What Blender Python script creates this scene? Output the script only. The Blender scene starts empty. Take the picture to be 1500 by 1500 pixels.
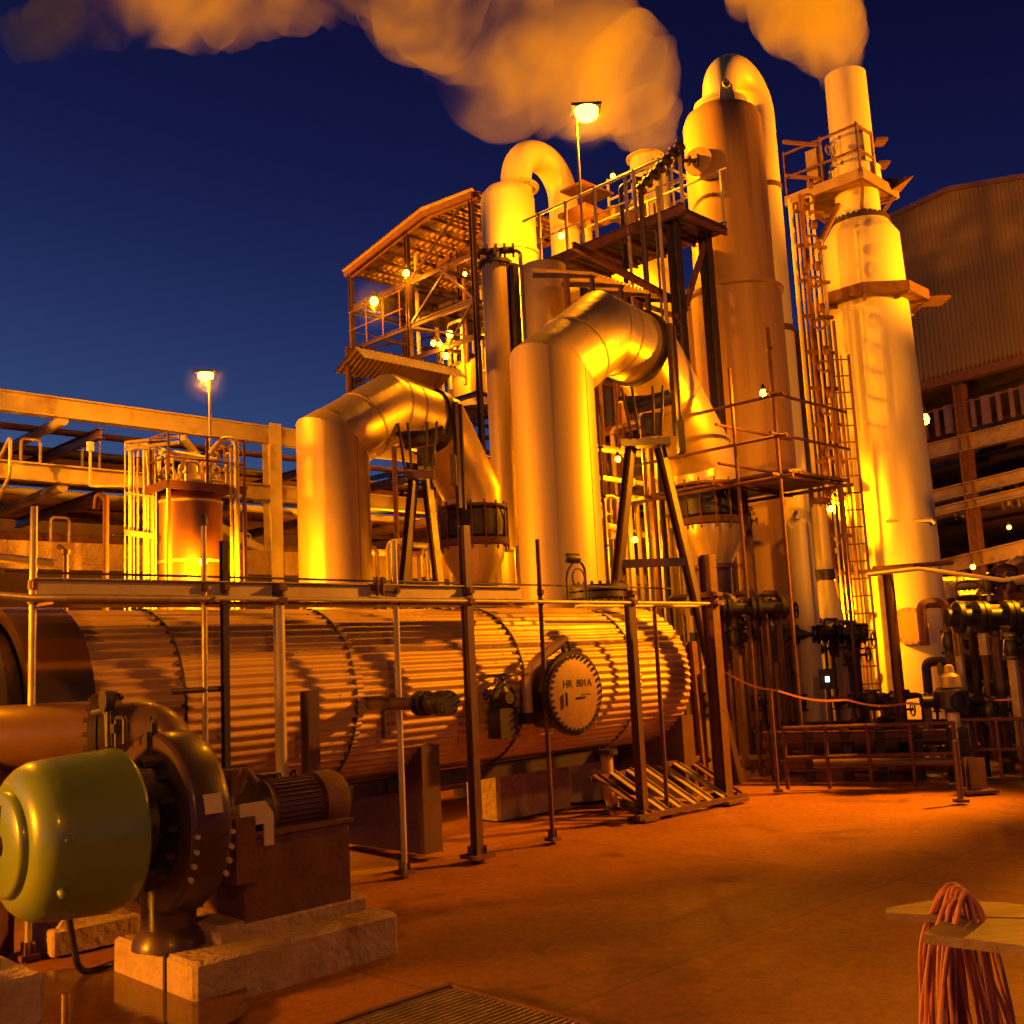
import bpy, math, random
from mathutils import Vector, Matrix, noise
R = math.radians
rnd = random.Random(7)
C = bpy.context.scene.collection
scn = bpy.context.scene

# ------------------------------------------------------------------ camera
FPX, PITCH, ROLL, EYE = 1550.0, 7.95, 2.8, 1.6
th, ro = R(PITCH), R(ROLL)
Fw = Vector((0, math.cos(th), math.sin(th)))
up0 = Vector((0, -math.sin(th), math.cos(th))); rt0 = Vector((1, 0, 0))
Up = up0 * math.cos(ro) + rt0 * math.sin(ro)
Rt = rt0 * math.cos(ro) - up0 * math.sin(ro)
CAM = Vector((0, 0, EYE))
cd = bpy.data.cameras.new('camera'); cam = bpy.data.objects.new('camera', cd); C.objects.link(cam)
cd.sensor_width = 36; cd.lens = 36 * FPX / 1500; cd.clip_end = 3000; cd.clip_start = 0.05
M = Matrix((Rt, Up, -Fw)).transposed().to_4x4(); M.translation = CAM
cam.matrix_world = M
scn.camera = cam

def P(px, py, Y):
    d = Fw + Rt * ((px - 750) / FPX) + Up * ((750 - py) / FPX)
    return CAM + d * (Y / d.y)
def G(px, py, z=0.0):
    d = Fw + Rt * ((px - 750) / FPX) + Up * ((750 - py) / FPX)
    return CAM + d * ((z - EYE) / d.z)
def Zat(p, py):
    k = (750 - py) / FPX
    q = Vector((p[0], p[1], 0)) - CAM
    a, b = q.dot(Up), Up.z; c, d = q.dot(Fw), Fw.z
    return (k * c - a) / (b - k * d)
def XYZ(px, py, Y, z): p = P(px, py, Y); return Vector((p.x, p.y, z))

# ------------------------------------------------------------------ world
W = bpy.data.worlds.new("World"); scn.world = W; W.use_nodes = True
nt = W.node_tree; nt.nodes.clear()
def wn(t, **k):
    n = nt.nodes.new(t)
    for a, b in k.items(): setattr(n, a, b)
    return n
tc = wn('ShaderNodeTexCoord'); sx = wn('ShaderNodeSeparateXYZ')
nt.links.new(tc.outputs['Generated'], sx.inputs[0])
# dusk: glow low in the left, darker overhead and to the right
ad = wn('ShaderNodeMath', operation='MULTIPLY_ADD'); ad.inputs[1].default_value = 0.17
nt.links.new(sx.outputs['X'], ad.inputs[0]); nt.links.new(sx.outputs['Z'], ad.inputs[2])
cr = wn('ShaderNodeValToRGB'); cr.color_ramp.interpolation = 'B_SPLINE'
el = cr.color_ramp.elements
el[0].position = 0.0; el[0].color = (0.075, 0.16, 0.31, 1)
el[1].position = 1.0; el[1].color = (0.001, 0.001, 0.006, 1)
for pos, c in ((0.13, (0.034, 0.066, 0.185)), (0.28, (0.0135, 0.0225, 0.102)), (0.42, (0.0060, 0.0080, 0.054)), (0.6, (0.0030, 0.0028, 0.022))):
    e = el.new(pos); e.color = (*c, 1)
nt.links.new(ad.outputs[0], cr.inputs[0])
bg = wn('ShaderNodeBackground'); bg.inputs['Strength'].default_value = 1.0
wo = wn('ShaderNodeOutputWorld')
nt.links.new(cr.outputs[0], bg.inputs[0]); nt.links.new(bg.outputs[0], wo.inputs[0])

scn.view_settings.view_transform = 'Standard'; scn.view_settings.look = 'None'
scn.view_settings.exposure = 0.0; scn.view_settings.gamma = 1.0
scn.cycles.max_bounces = 5; scn.cycles.diffuse_bounces = 2; scn.cycles.glossy_bounces = 3
scn.cycles.volume_bounces = 1; scn.cycles.volume_step_rate = 2.0; scn.cycles.volume_max_steps = 96
scn.cycles.sample_clamp_indirect = 4.0; scn.cycles.use_light_tree = True

SOD = (1.0, 0.295, 0.001)
# ------------------------------------------------------------------ materials
MATS = {}
def mat(name, c1, c2=None, rough=0.6, metal=0.0, scale=6.0, bump=0.15, stretch=(1, 1, 1), c3=None, spec=0.5, coat=0.0, emit=None, thr=(0.35, 0.7), rv=0.15, bdist=0.01):
    m = bpy.data.materials.new(name); m.use_nodes = True
    t = m.node_tree; b = t.nodes['Principled BSDF']; L = t.links.new
    b.inputs['Roughness'].default_value = rough; b.inputs['Metallic'].default_value = metal
    b.inputs['Specular IOR Level'].default_value = spec; b.inputs['Coat Weight'].default_value = coat
    b.inputs['Coat Roughness'].default_value = 0.12
    if emit:
        b.inputs['Base Color'].default_value = (*c1, 1)
        b.inputs['Emission Color'].default_value = (*c1, 1); b.inputs['Emission Strength'].default_value = emit
        MATS[name] = m; return m
    c2 = c2 or tuple(x * 0.7 for x in c1)
    g = t.nodes.new('ShaderNodeNewGeometry'); mp = t.nodes.new('ShaderNodeMapping'); mp.inputs['Scale'].default_value = stretch
    L(g.outputs['Position'], mp.inputs['Vector'])
    n = t.nodes.new('ShaderNodeTexNoise'); n.inputs['Scale'].default_value = scale; n.inputs['Detail'].default_value = 7; n.inputs['Roughness'].default_value = 0.62
    L(mp.outputs[0], n.inputs['Vector'])
    r = t.nodes.new('ShaderNodeValToRGB'); r.color_ramp.elements[0].position = thr[0]; r.color_ramp.elements[1].position = thr[1]
    r.color_ramp.elements[0].color = (*c1, 1); r.color_ramp.elements[1].color = (*c2, 1)
    L(n.outputs['Fac'], r.inputs[0]); col = r.outputs[0]
    n2 = t.nodes.new('ShaderNodeTexNoise'); n2.inputs['Scale'].default_value = scale * 6; n2.inputs['Detail'].default_value = 5
    L(mp.outputs[0], n2.inputs['Vector'])
    if c3:
        r3 = t.nodes.new('ShaderNodeValToRGB'); r3.color_ramp.elements[0].position = 0.56; r3.color_ramp.elements[1].position = 0.68
        n3 = t.nodes.new('ShaderNodeTexNoise'); n3.inputs['Scale'].default_value = scale * 0.45; n3.inputs['Detail'].default_value = 9; n3.inputs['Roughness'].default_value = 0.7
        L(mp.outputs[0], n3.inputs['Vector']); L(n3.outputs['Fac'], r3.inputs[0])
        mx = t.nodes.new('ShaderNodeMix'); mx.data_type = 'RGBA'
        L(r3.outputs[0], mx.inputs['Factor']); L(col, mx.inputs['A']); mx.inputs['B'].default_value = (*c3, 1); col = mx.outputs['Result']
    L(col, b.inputs['Base Color'])
    mr = t.nodes.new('ShaderNodeMapRange'); mr.inputs['To Min'].default_value = max(0.03, rough - rv); mr.inputs['To Max'].default_value = min(1, rough + rv)
    L(n.outputs['Fac'], mr.inputs['Value']); L(mr.outputs[0], b.inputs['Roughness'])
    bp = t.nodes.new('ShaderNodeBump'); bp.inputs['Strength'].default_value = bump; bp.inputs['Distance'].default_value = bdist
    L(n2.outputs['Fac'], bp.inputs['Height']); L(bp.outputs[0], b.inputs['Normal'])
    MATS[name] = m; return m
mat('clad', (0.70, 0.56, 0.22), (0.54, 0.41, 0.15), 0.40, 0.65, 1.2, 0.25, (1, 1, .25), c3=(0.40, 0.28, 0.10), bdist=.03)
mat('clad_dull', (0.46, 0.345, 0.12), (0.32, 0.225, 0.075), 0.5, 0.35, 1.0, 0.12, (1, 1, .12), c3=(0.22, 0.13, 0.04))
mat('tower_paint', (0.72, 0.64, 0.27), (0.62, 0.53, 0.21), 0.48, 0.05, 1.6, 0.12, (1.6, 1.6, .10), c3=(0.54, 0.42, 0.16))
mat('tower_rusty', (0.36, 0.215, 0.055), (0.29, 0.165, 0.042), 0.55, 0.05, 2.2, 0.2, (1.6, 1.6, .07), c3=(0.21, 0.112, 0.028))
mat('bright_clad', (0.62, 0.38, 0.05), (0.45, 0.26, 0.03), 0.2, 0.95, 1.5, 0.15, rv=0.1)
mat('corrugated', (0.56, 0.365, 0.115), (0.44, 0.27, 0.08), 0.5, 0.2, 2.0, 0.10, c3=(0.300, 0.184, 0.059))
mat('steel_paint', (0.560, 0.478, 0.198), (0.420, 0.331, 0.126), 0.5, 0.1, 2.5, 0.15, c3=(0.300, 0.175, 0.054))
mat('galv', (0.480, 0.405, 0.171), (0.300, 0.221, 0.081), 0.45, 0.5, 9, 0.15)
mat('rust', (0.150, 0.060, 0.020), (0.085, 0.032, 0.012), 0.75, 0.1, 7, 0.35)
mat('dark', (0.050, 0.032, 0.013), (0.025, 0.017, 0.007), 0.5, 0.2, 7, 0.2)
mat('black_rubber', (0.018, 0.014, 0.006), (0.010, 0.007, 0.003), 0.45, 0.0, 10, 0.1)
mat('brown_paint', (0.150, 0.078, 0.026), (0.095, 0.050, 0.018), 0.42, 0.1, 3, 0.12, c3=(0.090, 0.046, 0.013), coat=0.15)
mat('green_paint', (0.15, 0.22, 0.026), (0.12, 0.18, 0.021), 0.36, 0.0, 2.5, 0.12, coat=0.35, rv=0.12, c3=(0.085, 0.115, 0.02))
mat('concrete', (0.46, 0.33, 0.14), (0.30, 0.20, 0.08), 0.88, 0, 3.5, 0.8, c3=(0.19, 0.10, 0.04), bdist=.025)
mat('ground', (0.30, 0.122, 0.024), (0.20, 0.072, 0.015), 0.66, 0, 0.55, 0.6, (1.0, 1.0, 1), c3=(0.125, 0.044, 0.012), spec=0.3, rv=0.2, bdist=0.02)
def ground_detail():
    t = MATS['ground'].node_tree; L = t.links.new; b = t.nodes['Principled BSDF']; src = b.inputs['Base Color'].links[0].from_socket
    g = t.nodes.new('ShaderNodeNewGeometry'); mp = t.nodes.new('ShaderNodeMapping'); mp.inputs['Rotation'].default_value = (0, 0, R(45)); L(g.outputs['Position'], mp.inputs[0])
    nz_ = t.nodes.new('ShaderNodeTexNoise'); nz_.inputs['Scale'].default_value = 22; nz_.inputs['Detail'].default_value = 8; nz_.inputs['Roughness'].default_value = .75; L(g.outputs['Position'], nz_.inputs['Vector'])
    r1 = t.nodes.new('ShaderNodeMapRange'); r1.inputs['From Min'].default_value = .3; r1.inputs['From Max'].default_value = .7; r1.inputs['To Min'].default_value = .6; r1.inputs['To Max'].default_value = 1.35; L(nz_.outputs['Fac'], r1.inputs['Value'])
    br = t.nodes.new('ShaderNodeTexBrick'); br.offset = 0; br.inputs['Scale'].default_value = 1.0; br.inputs['Brick Width'].default_value = 3.6; br.inputs['Row Height'].default_value = 3.6; br.inputs['Mortar Size'].default_value = .011; br.inputs['Mortar Smooth'].default_value = .4
    br.inputs['Color1'].default_value = (1, 1, 1, 1); br.inputs['Color2'].default_value = (.86, .86, .86, 1); br.inputs['Mortar'].default_value = (.62, .60, .58, 1); L(mp.outputs[0], br.inputs['Vector'])
    st = t.nodes.new('ShaderNodeTexNoise'); st.inputs['Scale'].default_value = 1.3; st.inputs['Detail'].default_value = 6; st.inputs['Distortion'].default_value = 1.2; L(g.outputs['Position'], st.inputs['Vector'])
    r2 = t.nodes.new('ShaderNodeMapRange'); r2.inputs['From Min'].default_value = .60; r2.inputs['From Max'].default_value = .70; r2.inputs['To Min'].default_value = 1; r2.inputs['To Max'].default_value = .5; L(st.outputs['Fac'], r2.inputs['Value'])
    m1 = t.nodes.new('ShaderNodeMath'); m1.operation = 'MULTIPLY'; L(r1.outputs[0], m1.inputs[0]); L(r2.outputs[0], m1.inputs[1])
    x1 = t.nodes.new('ShaderNodeVectorMath'); x1.operation = 'MULTIPLY'; L(src, x1.inputs[0]); L(br.outputs['Color'], x1.inputs[1])
    x2 = t.nodes.new('ShaderNodeVectorMath'); x2.operation = 'SCALE'; L(x1.outputs[0], x2.inputs[0]); L(m1.outputs[0], x2.inputs['Scale']); L(x2.outputs[0], b.inputs['Base Color'])
ground_detail()
mat('wet', (0.100, 0.046, 0.013), (0.070, 0.028, 0.009), 0.12, 0, 1.5, 0.12, spec=0.6, rv=0.08)
mat('wood', (0.30, 0.20, 0.06), (0.20, 0.125, 0.038), 0.7, 0, 4, 0.3, (1, 8, 8))
mat('hose', (0.60, 0.225, 0.055), (0.46, 0.155, 0.04), 0.5, 0, 9, 0.25, c3=(0.26, 0.11, 0.03))
mat('wall_clad', (0.185, 0.125, 0.045), (0.150, 0.098, 0.034), 0.6, 0.1, 0.5, 0.1, (1, 1, .3))
mat('white_sheet', (0.700, 0.607, 0.261), (0.550, 0.460, 0.189), 0.5, 0.1, 4, 0.1)
mat('plate', (0.600, 0.497, 0.198), (0.480, 0.386, 0.149), 0.55, 0.1, 6, 0.12)
mat('brass', (0.700, 0.552, 0.158), (0.550, 0.414, 0.113), 0.25, 0.9, 8, 0.05)
mat('tape', (0.35, 0.15, 0.045), (0.550, 0.184, 0.054), 0.5, 0, 30, 0.1)
mat('letter', (0.045, 0.028, 0.009), (0.030, 0.018, 0.007), 0.7, 0, 20, 0.05)
mat('copper_clad', (0.42, 0.20, 0.06), (0.28, 0.12, 0.03), 0.38, 0.8, 1.5, 0.1, (1, 1, .2))
mat('gallery_paint', (0.30, 0.21, 0.09), (0.20, 0.13, 0.05), 0.55, 0.1, 2.5, 0.15, c3=(0.13, 0.07, 0.03))
mat('bulb', (1.0, 0.60, 0.085), emit=6.0)
mat('bulb_small', (1.0, 0.58, 0.08), emit=5.0)
mat('casing_paint', (0.075, 0.040, 0.016), (0.045, 0.024, 0.010), 0.4, 0.1, 3, 0.15, c3=(0.03, 0.015, 0.006), coat=0.15)
mat('cover_plate', (0.33, 0.21, 0.07), (0.26, 0.155, 0.05), 0.55, 0.2, 6, 0.2, c3=(0.2, 0.11, 0.04))
mat('bulb_white', (0.75, 0.85, 1.0), emit=3.0)

# ------------------------------------------------------------------ mesh builder
ORG = {}
U = Vector((math.sin(R(45)), math.cos(R(45)), 0)); V = Vector((-math.sin(R(45)), math.cos(R(45)), 0)); Z = Vector((0, 0, 1))
X_ = Vector((1, 0, 0)); Y_ = Vector((0, 1, 0))
def perp(d):
    d = d.normalized(); a = Z if abs(d.z) < 0.9 else X_
    a = (a - d * a.dot(d)).normalized(); return a, d.cross(a)
class MB:
    def __init__(s): s.v = []; s.f = []
    def add(s, vs, fs):
        o = len(s.v); s.v += [Vector(v) for v in vs]; s.f += [tuple(i + o for i in f) for f in fs]; return s
    def box(s, c, sz, ax=(X_, Y_, Z), taper=1.0):
        c = Vector(c); vs = []
        for k in (-1, 1):
            t = taper if k > 0 else 1
            for i, j in ((-1, -1), (1, -1), (1, 1), (-1, 1)):
                vs.append(c + ax[0] * (i * sz[0] / 2 * t) + ax[1] * (j * sz[1] / 2 * t) + ax[2] * (k * sz[2] / 2))
        return s.add(vs, [(0, 3, 2, 1), (4, 5, 6, 7), (0, 1, 5, 4), (1, 2, 6, 5), (2, 3, 7, 6), (3, 0, 4, 7)])
    def bevbox(s, c, sz, ax=(X_, Y_, Z), b=0.02):
        # box with chamfered edges (top and upright ones)
        c = Vector(c); x, y, z = sz[0] / 2, sz[1] / 2, sz[2] / 2; rings = []
        def ring(xx, yy, zz, bb):
            pts = [(-xx + bb, -yy), (xx - bb, -yy), (xx, -yy + bb), (xx, yy - bb), (xx - bb, yy), (-xx + bb, yy), (-xx, yy - bb), (-xx, -yy + bb)]
            return [c + ax[0] * p[0] + ax[1] * p[1] + ax[2] * zz for p in pts]
        vs = ring(x, y, -z, b) + ring(x, y, z - b, b) + ring(x - b, y - b, z, b * .6)
        fs = [tuple(range(7, -1, -1)), tuple(range(16, 24))]
        for k in range(2):
            for i in range(8): j = (i + 1) % 8; fs.append((k * 8 + i, k * 8 + j, k * 8 + 8 + j, k * 8 + 8 + i))
        return s.add(vs, fs)
    def beam(s, p0, p1, w, h, up=Z):
        p0, p1 = Vector(p0), Vector(p1); d = (p1 - p0); L = d.length; d.normalize()
        if abs(d.dot(up)) > 0.98: up = U
        a = d.cross(up).normalized(); b = a.cross(d)
        return s.box((p0 + p1) / 2, (L, w, h), (d, a, b))
    def ibeam(s, p0, p1, h=0.2, w=0.1, t=0.012, up=Z):
        p0, p1 = Vector(p0), Vector(p1); d = (p1 - p0); L = d.length; d.normalize()
        if abs(d.dot(up)) > 0.98: up = U
        a = d.cross(up).normalized(); b = a.cross(d); c = (p0 + p1) / 2
        s.box(c, (L, t, h - 2 * t), (d, a, b)); s.box(c + b * (h / 2 - t / 2), (L, w, t), (d, a, b)); s.box(c - b * (h / 2 - t / 2), (L, w, t), (d, a, b)); return s
    def lathe(s, o, d, prof, seg=32, capped=True, a=None):
        o = Vector(o); d = Vector(d).normalized(); e1, e2 = perp(d); n0 = len(s.v); vs = []; fs = []
        for (t, r) in prof:
            for k in range(seg):
                q = 2 * math.pi * k / seg; vs.append(o + d * t + (e1 * math.cos(q) + e2 * math.sin(q)) * max(r, 1e-4))
        for i in range(len(prof) - 1):
            for k in range(seg):
                j = (k + 1) % seg; fs.append((i * seg + k, i * seg + j, (i + 1) * seg + j, (i + 1) * seg + k))
        if capped: fs.append(tuple(range(seg - 1, -1, -1))); fs.append(tuple((len(prof) - 1) * seg + k for k in range(seg)))
        return s.add(vs, fs)
    def cyl(s, p0, p1, r, r1=None, seg=16):
        p0, p1 = Vector(p0), Vector(p1); return s.lathe(p0, p1 - p0, [(0, r), ((p1 - p0).length, r1 if r1 is not None else r)], seg)
    def tube(s, pts, r, seg=10, capped=True, closed=False):
        pts = [Vector(p) for p in pts]; n = len(pts); rs = r if isinstance(r, (list, tuple)) else [r] * n
        d = (pts[1] - pts[0]).normalized(); a, b = perp(d); vs = []; fs = []
        for i in range(n):
            if i == 0: nn = d; cur = d
            elif i == n - 1: cur = (pts[i] - pts[i - 1]).normalized(); nn = cur
            else:
                nx = (pts[i + 1] - pts[i]).normalized(); nn = (cur + nx)
                nn = nn.normalized() if nn.length > 1e-5 else cur
            for k in range(seg):
                q = 2 * math.pi * k / seg; o = (a * math.cos(q) + b * math.sin(q)) * rs[i]
                dn = cur.dot(nn); o = o - cur * (o.dot(nn) / dn if abs(dn) > .2 else 0); vs.append(pts[i] + o)
            if 0 < i < n - 1:
                rot = cur.rotation_difference(nx); a = rot @ a; b = rot @ b; cur = nx
        for i in range(n - 1):
            for k in range(seg): j = (k + 1) % seg; fs.append((i * seg + k, i * seg + j, (i + 1) * seg + j, (i + 1) * seg + k))
        if capped: fs.append(tuple(range(seg - 1, -1, -1))); fs.append(tuple((n - 1) * seg + k for k in range(seg)))
        return s.add(vs, fs)
    def pipe(s, pts, r, bend=None, seg=10):
        return s.tube(fillet(pts, bend or r * 3), r, seg)
    def torus(s, c, n, Rr, r, seg=20, sg=6):
        a, b = perp(Vector(n)); c = Vector(c); vs = []; fs = []; n = Vector(n).normalized()
        for i in range(seg):
            q = 2 * math.pi * i / seg; dr = a * math.cos(q) + b * math.sin(q)
            for k in range(sg): w = 2 * math.pi * k / sg; vs.append(c + dr * (Rr + r * math.cos(w)) + n * (r * math.sin(w)))
        for i in range(seg):
            for k in range(sg): i2 = (i + 1) % seg; k2 = (k + 1) % sg; fs.append((i * sg + k, i2 * sg + k, i2 * sg + k2, i * sg + k2))
        return s.add(vs, fs)
    def flange(s, c, n, r, t=0.03, nb=12, seg=28):
        n = Vector(n).normalized(); c = Vector(c); s.lathe(c - n * t / 2, n, [(0, r), (t, r)], seg); a, b = perp(n)
        for i in range(nb):
            q = 2 * math.pi * i / nb; p = c + (a * math.cos(q) + b * math.sin(q)) * r * 0.88; s.lathe(p - n * t * 1.1, n, [(0, r * .055), (t * 2.2, r * .055)], 6)
        return s
    def sheet(s, o, d1, d2, L1, L2, amp, pitch, th=0.002):
        # corrugated sheet; ridges run along d2, wave across d1
        o = Vector(o); n = d1.cross(d2).normalized(); k = max(2, int(L1 / pitch * 6)); vs = []; fs = []
        for i in range(k + 1):
            x = L1 * i / k; z = amp * math.sin(2 * math.pi * x / pitch)
            for y in (0, L2): vs.append(o + d1 * x + d2 * y + n * z)
            for y in (0, L2): vs.append(o + d1 * x + d2 * y + n * (z + th))
        for i in range(k):
            a = i * 4; b = a + 4; fs += [(a, b, b + 1, a + 1), (a + 2, a + 3, b + 3, b + 2), (a, a + 2, b + 2, b), (a + 1, b + 1, b + 3, a + 3)]
        return s.add(vs, fs)
    def poly(s, pts, n, t):
        pts = [Vector(p) for p in pts]; k = len(pts); n = Vector(n).normalized(); vs = pts + [p + n * t for p in pts]
        return s.add(vs, [tuple(range(k - 1, -1, -1)), tuple(range(k, 2 * k))] + [(i, (i + 1) % k, k + (i + 1) % k, k + i) for i in range(k)])
    def build(s, name, m, parent=None, loc=None, ang=38, label=None):
        if parent and name != 'lettering':
            ps = s.pieces()
            if len(ps) > 1:
                for q in ps: o = q._build(name, m, parent, loc, ang, label)
                return o
        return s._build(name, m, parent, loc, ang, label)
    def pieces(s):
        # loose, far apart pieces become objects of their own
        n = len(s.v)
        if not n or n > 60000: return [s]
        par = list(range(n))
        def find(i):
            while par[i] != i: par[i] = par[par[i]]; i = par[i]
            return i
        for f in s.f:
            a = find(f[0])
            for i in f[1:]: b = find(i); par[b] = a
        isl = {}
        for i in range(n): isl.setdefault(find(i), []).append(i)
        ks = list(isl)
        if len(ks) < 2 or len(ks) > 400: return [s]
        bx = []
        for k in ks:
            P3 = [s.v[i] for i in isl[k]]; lo = [min(p[c] for p in P3) for c in range(3)]; hi = [max(p[c] for p in P3) for c in range(3)]; bx.append((lo, hi, max(h - l for h, l in zip(hi, lo))))
        g = list(range(len(ks)))
        def gf(i):
            while g[i] != i: g[i] = g[g[i]]; i = g[i]
            return i
        for i in range(len(ks)):
            for j in range(i + 1, len(ks)):
                if gf(i) == gf(j): continue
                d = math.sqrt(sum(max(0, bx[i][0][c] - bx[j][1][c], bx[j][0][c] - bx[i][1][c]) ** 2 for c in range(3)))
                if d <= max(.02, .5 * max(bx[i][2], bx[j][2])): g[gf(j)] = gf(i)
        groups = sorted({gf(i) for i in range(len(ks))})
        if len(groups) < 2: return [s]
        out = []; own = {ks[i]: gf(i) for i in range(len(ks))}
        for gr in groups:
            q = MB(); idx = {}
            for f in s.f:
                if own[find(f[0])] == gr:
                    for i in f:
                        if i not in idx: idx[i] = len(q.v); q.v.append(s.v[i])
                    q.f.append(tuple(idx[i] for i in f))
            if q.v: out.append(q)
        return out
    def _build(s, name, m, parent=None, loc=None, ang=38, label=None):
        me = bpy.data.meshes.new(name); org = ORG[parent.name] if parent else Vector(loc if loc is not None else (0, 0, 0))
        me.from_pydata([v - org for v in s.v], [], s.f); me.materials.append(MATS[m]); me.update()
        me.polygons.foreach_set('use_smooth', [True] * len(me.polygons)); me.set_sharp_from_angle(angle=R(ang))
        o = bpy.data.objects.new(name, me); C.objects.link(o)
        if parent: o.parent = parent
        else: o.location = org
        ORG[o.name] = org
        if label: o['label'] = label
        return o
def fillet(pts, rad, n=6):
    pts = [Vector(p) for p in pts]; out = [pts[0]]
    for i in range(1, len(pts) - 1):
        a, b, c = pts[i - 1], pts[i], pts[i + 1]; d1 = (a - b); d2 = (c - b); r = min(rad, d1.length * .49, d2.length * .49)
        p, q = b + d1.normalized() * r, b + d2.normalized() * r
        for k in range(n + 1): t = k / n; out.append(p * (1 - t) ** 2 + b * 2 * t * (1 - t) + q * t * t)
    return out + [pts[-1]]
def tag(o, label, cat, group=None, kind=None):
    if label: o['label'] = label
    if cat: o['category'] = cat
    if group: o['group'] = group
    if kind: o['kind'] = kind
    return o
def thing(name, label, cat, loc, group=None):
    o = bpy.data.objects.new(name, None); C.objects.link(o); o.location = loc; ORG[o.name] = Vector(loc)
    o.empty_display_size = 0.1
    return tag(o, label, cat, group)
def single(mb, name, m, label, cat, loc, group=None, ang=38):
    return tag(mb.build(name, m, None, loc, ang), label, cat, group)
def lettering(txt, size, o, right, up, m, parent, name='lettering', bend=None):
    cu = bpy.data.curves.new('t', 'FONT'); cu.body = txt; cu.size = size; cu.align_x = 'CENTER'; cu.align_y = 'CENTER'; cu.extrude = 0.002
    ob = bpy.data.objects.new('t', cu); C.objects.link(ob); bpy.context.view_layer.update()
    me = bpy.data.meshes.new_from_object(ob.evaluated_get(bpy.context.evaluated_depsgraph_get()))
    mb = MB(); n = right.cross(up)
    mb.add([Vector(o) + right * v.co.x + up * v.co.y + n * (v.co.z) for v in me.vertices], [tuple(p.vertices) for p in me.polygons])
    bpy.data.objects.remove(ob); return mb.build(name, m, parent)
def lamp_light(name, loc, power, radius=0.08, color=SOD, parent=None):
    l = bpy.data.lights.new(name, 'POINT'); l.energy = power; l.color = color; l.shadow_soft_size = radius
    o = bpy.data.objects.new(name, l); C.objects.link(o)
    if parent: o.parent = parent; o.location = Vector(loc) - ORG[parent.name]
    else: o.location = loc
    return o
def spot_light(name, loc, target, power, angle, radius=0.15, blend=0.4, parent=None):
    l = bpy.data.lights.new(name, 'SPOT'); l.energy = power; l.color = SOD; l.shadow_soft_size = radius; l.spot_size = R(angle); l.spot_blend = blend
    o = bpy.data.objects.new(name, l); C.objects.link(o); q = (Vector(target) - Vector(loc)).to_track_quat('-Z', 'Y'); o.rotation_mode = 'QUATERNION'; o.rotation_quaternion = q
    if parent: o.parent = parent; o.location = Vector(loc) - ORG[parent.name]
    else: o.location = loc
    return o
# floodlight masts outside the frame; several are added only as fill
def mast(label, foot, h, target, power, angle=110, radius=0.38, group='yard floodlight masts'):
    foot = Vector(foot); r = thing('floodlight_mast', label, 'floodlight mast', foot, group)
    top = foot + Z * h; MB().cyl(foot, top, .09, .05, 12).build('pole', 'galv', r)
    d = (Vector(target) - top).normalized(); a, b = perp(d); c = top + d * .12 + Z * .12
    MB().box(c, (.42, .3, .16), (b, a, d)).build('lamp_housing', 'dark', r); MB().box(c + d * .084, (.36, .24, .006), (b, a, d)).build('lamp_glass', 'bulb_small', r)
    MB().bevbox(foot + Z * .06, (.3, .3, .12)).build('base_plate', 'concrete', r)
    spot_light('lamp_light', c + d * .25, target, power, angle, radius, parent=r)

# drum, pump and duct floods; the fill, hall and steam masts are added
mast('tall floodlight mast to the right of the valve banks', (7.7, 12.2, 0), 5.2, (-.5, 9.0, 1.3), 7600, 84, .20)
mast('short floodlight mast at the left beside the pumps', (-6.9, 2.9, 0), 1.75, (-1.9, 5.0, .4), 2800, 70)
mast('added fill mast behind the camera aimed at the yard', (3.6, -6.5, 0), 8.0, (1.8, 5.6, 0), 1700, 90)  # camera-side fill, added to lift the yard and drum
mast('added tall fill mast behind the camera aimed at the columns', (7.0, -6.5, 0), 8.5, (4.7, 18.5, 5.8), 13000, 23)  # fill light added to brighten the column and stack fronts
mast('floodlight mast at left aimed at the silver ducts', (-9.5, 9.5, 0), 4.6, (-1.6, 14.5, 2.6), 4300, 62)
mast('added fill mast at right of the ribbed hall', (19.0, 19.0, 0), 5.0, (15, 33, 9), 7500, 90)  # added to give the hall wall its light
mast('added steam-lighting mast far left aimed into the clouds', (-15.5, 17.5, 0), 6.5, (-3, 24.5, 17), 46000, 58)  # unseen flood added to light the steam from the left
mast('added steam-lighting mast far right aimed at the stack top', (16.0, 17.0, 0), 6.5, (2.0, 22, 15.5), 21000, 56)  # unseen flood added to light the steam from the right

# ------------------------------------------------------------------ ground
g = MB(); N = 60
def gz(x, y): return -0.03 + 0.028 * noise.noise(Vector((x * .5, y * .5, 0))) + .012 * noise.noise(Vector((x * 1.7, y * 1.7, 3)))
vs = []; fs = []
for j in range(N + 1):
    for i in range(N + 1):
        x = -9 + 24 * i / N; y = 1 + 24 * j / N; vs.append((x, y, gz(x, y) if 0 < i < N and 0 < j < N else -.03))
for j in range(N):
    for i in range(N): a = j * (N + 1) + i; fs.append((a, a + 1, a + N + 2, a + N + 1))
g.add(vs, fs)
B = [(-9, 1), (15, 1), (15, 25), (-9, 25)]; Fq = [(-400, -400), (400, -400), (400, 400), (-400, 400)]
for k in range(4):
    a, b = B[k], B[(k + 1) % 4]; c, d = Fq[k], Fq[(k + 1) % 4]
    g.add([(c[0], c[1], -.03), (d[0], d[1], -.03), (b[0], b[1], -.03), (a[0], a[1], -.03)], [(0, 1, 2, 3)])
tag(g.build('ground', 'ground', ang=80), 'dusty red brown concrete yard', None, None, 'structure')
wc = G(150, 1480); wv = []; 
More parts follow.
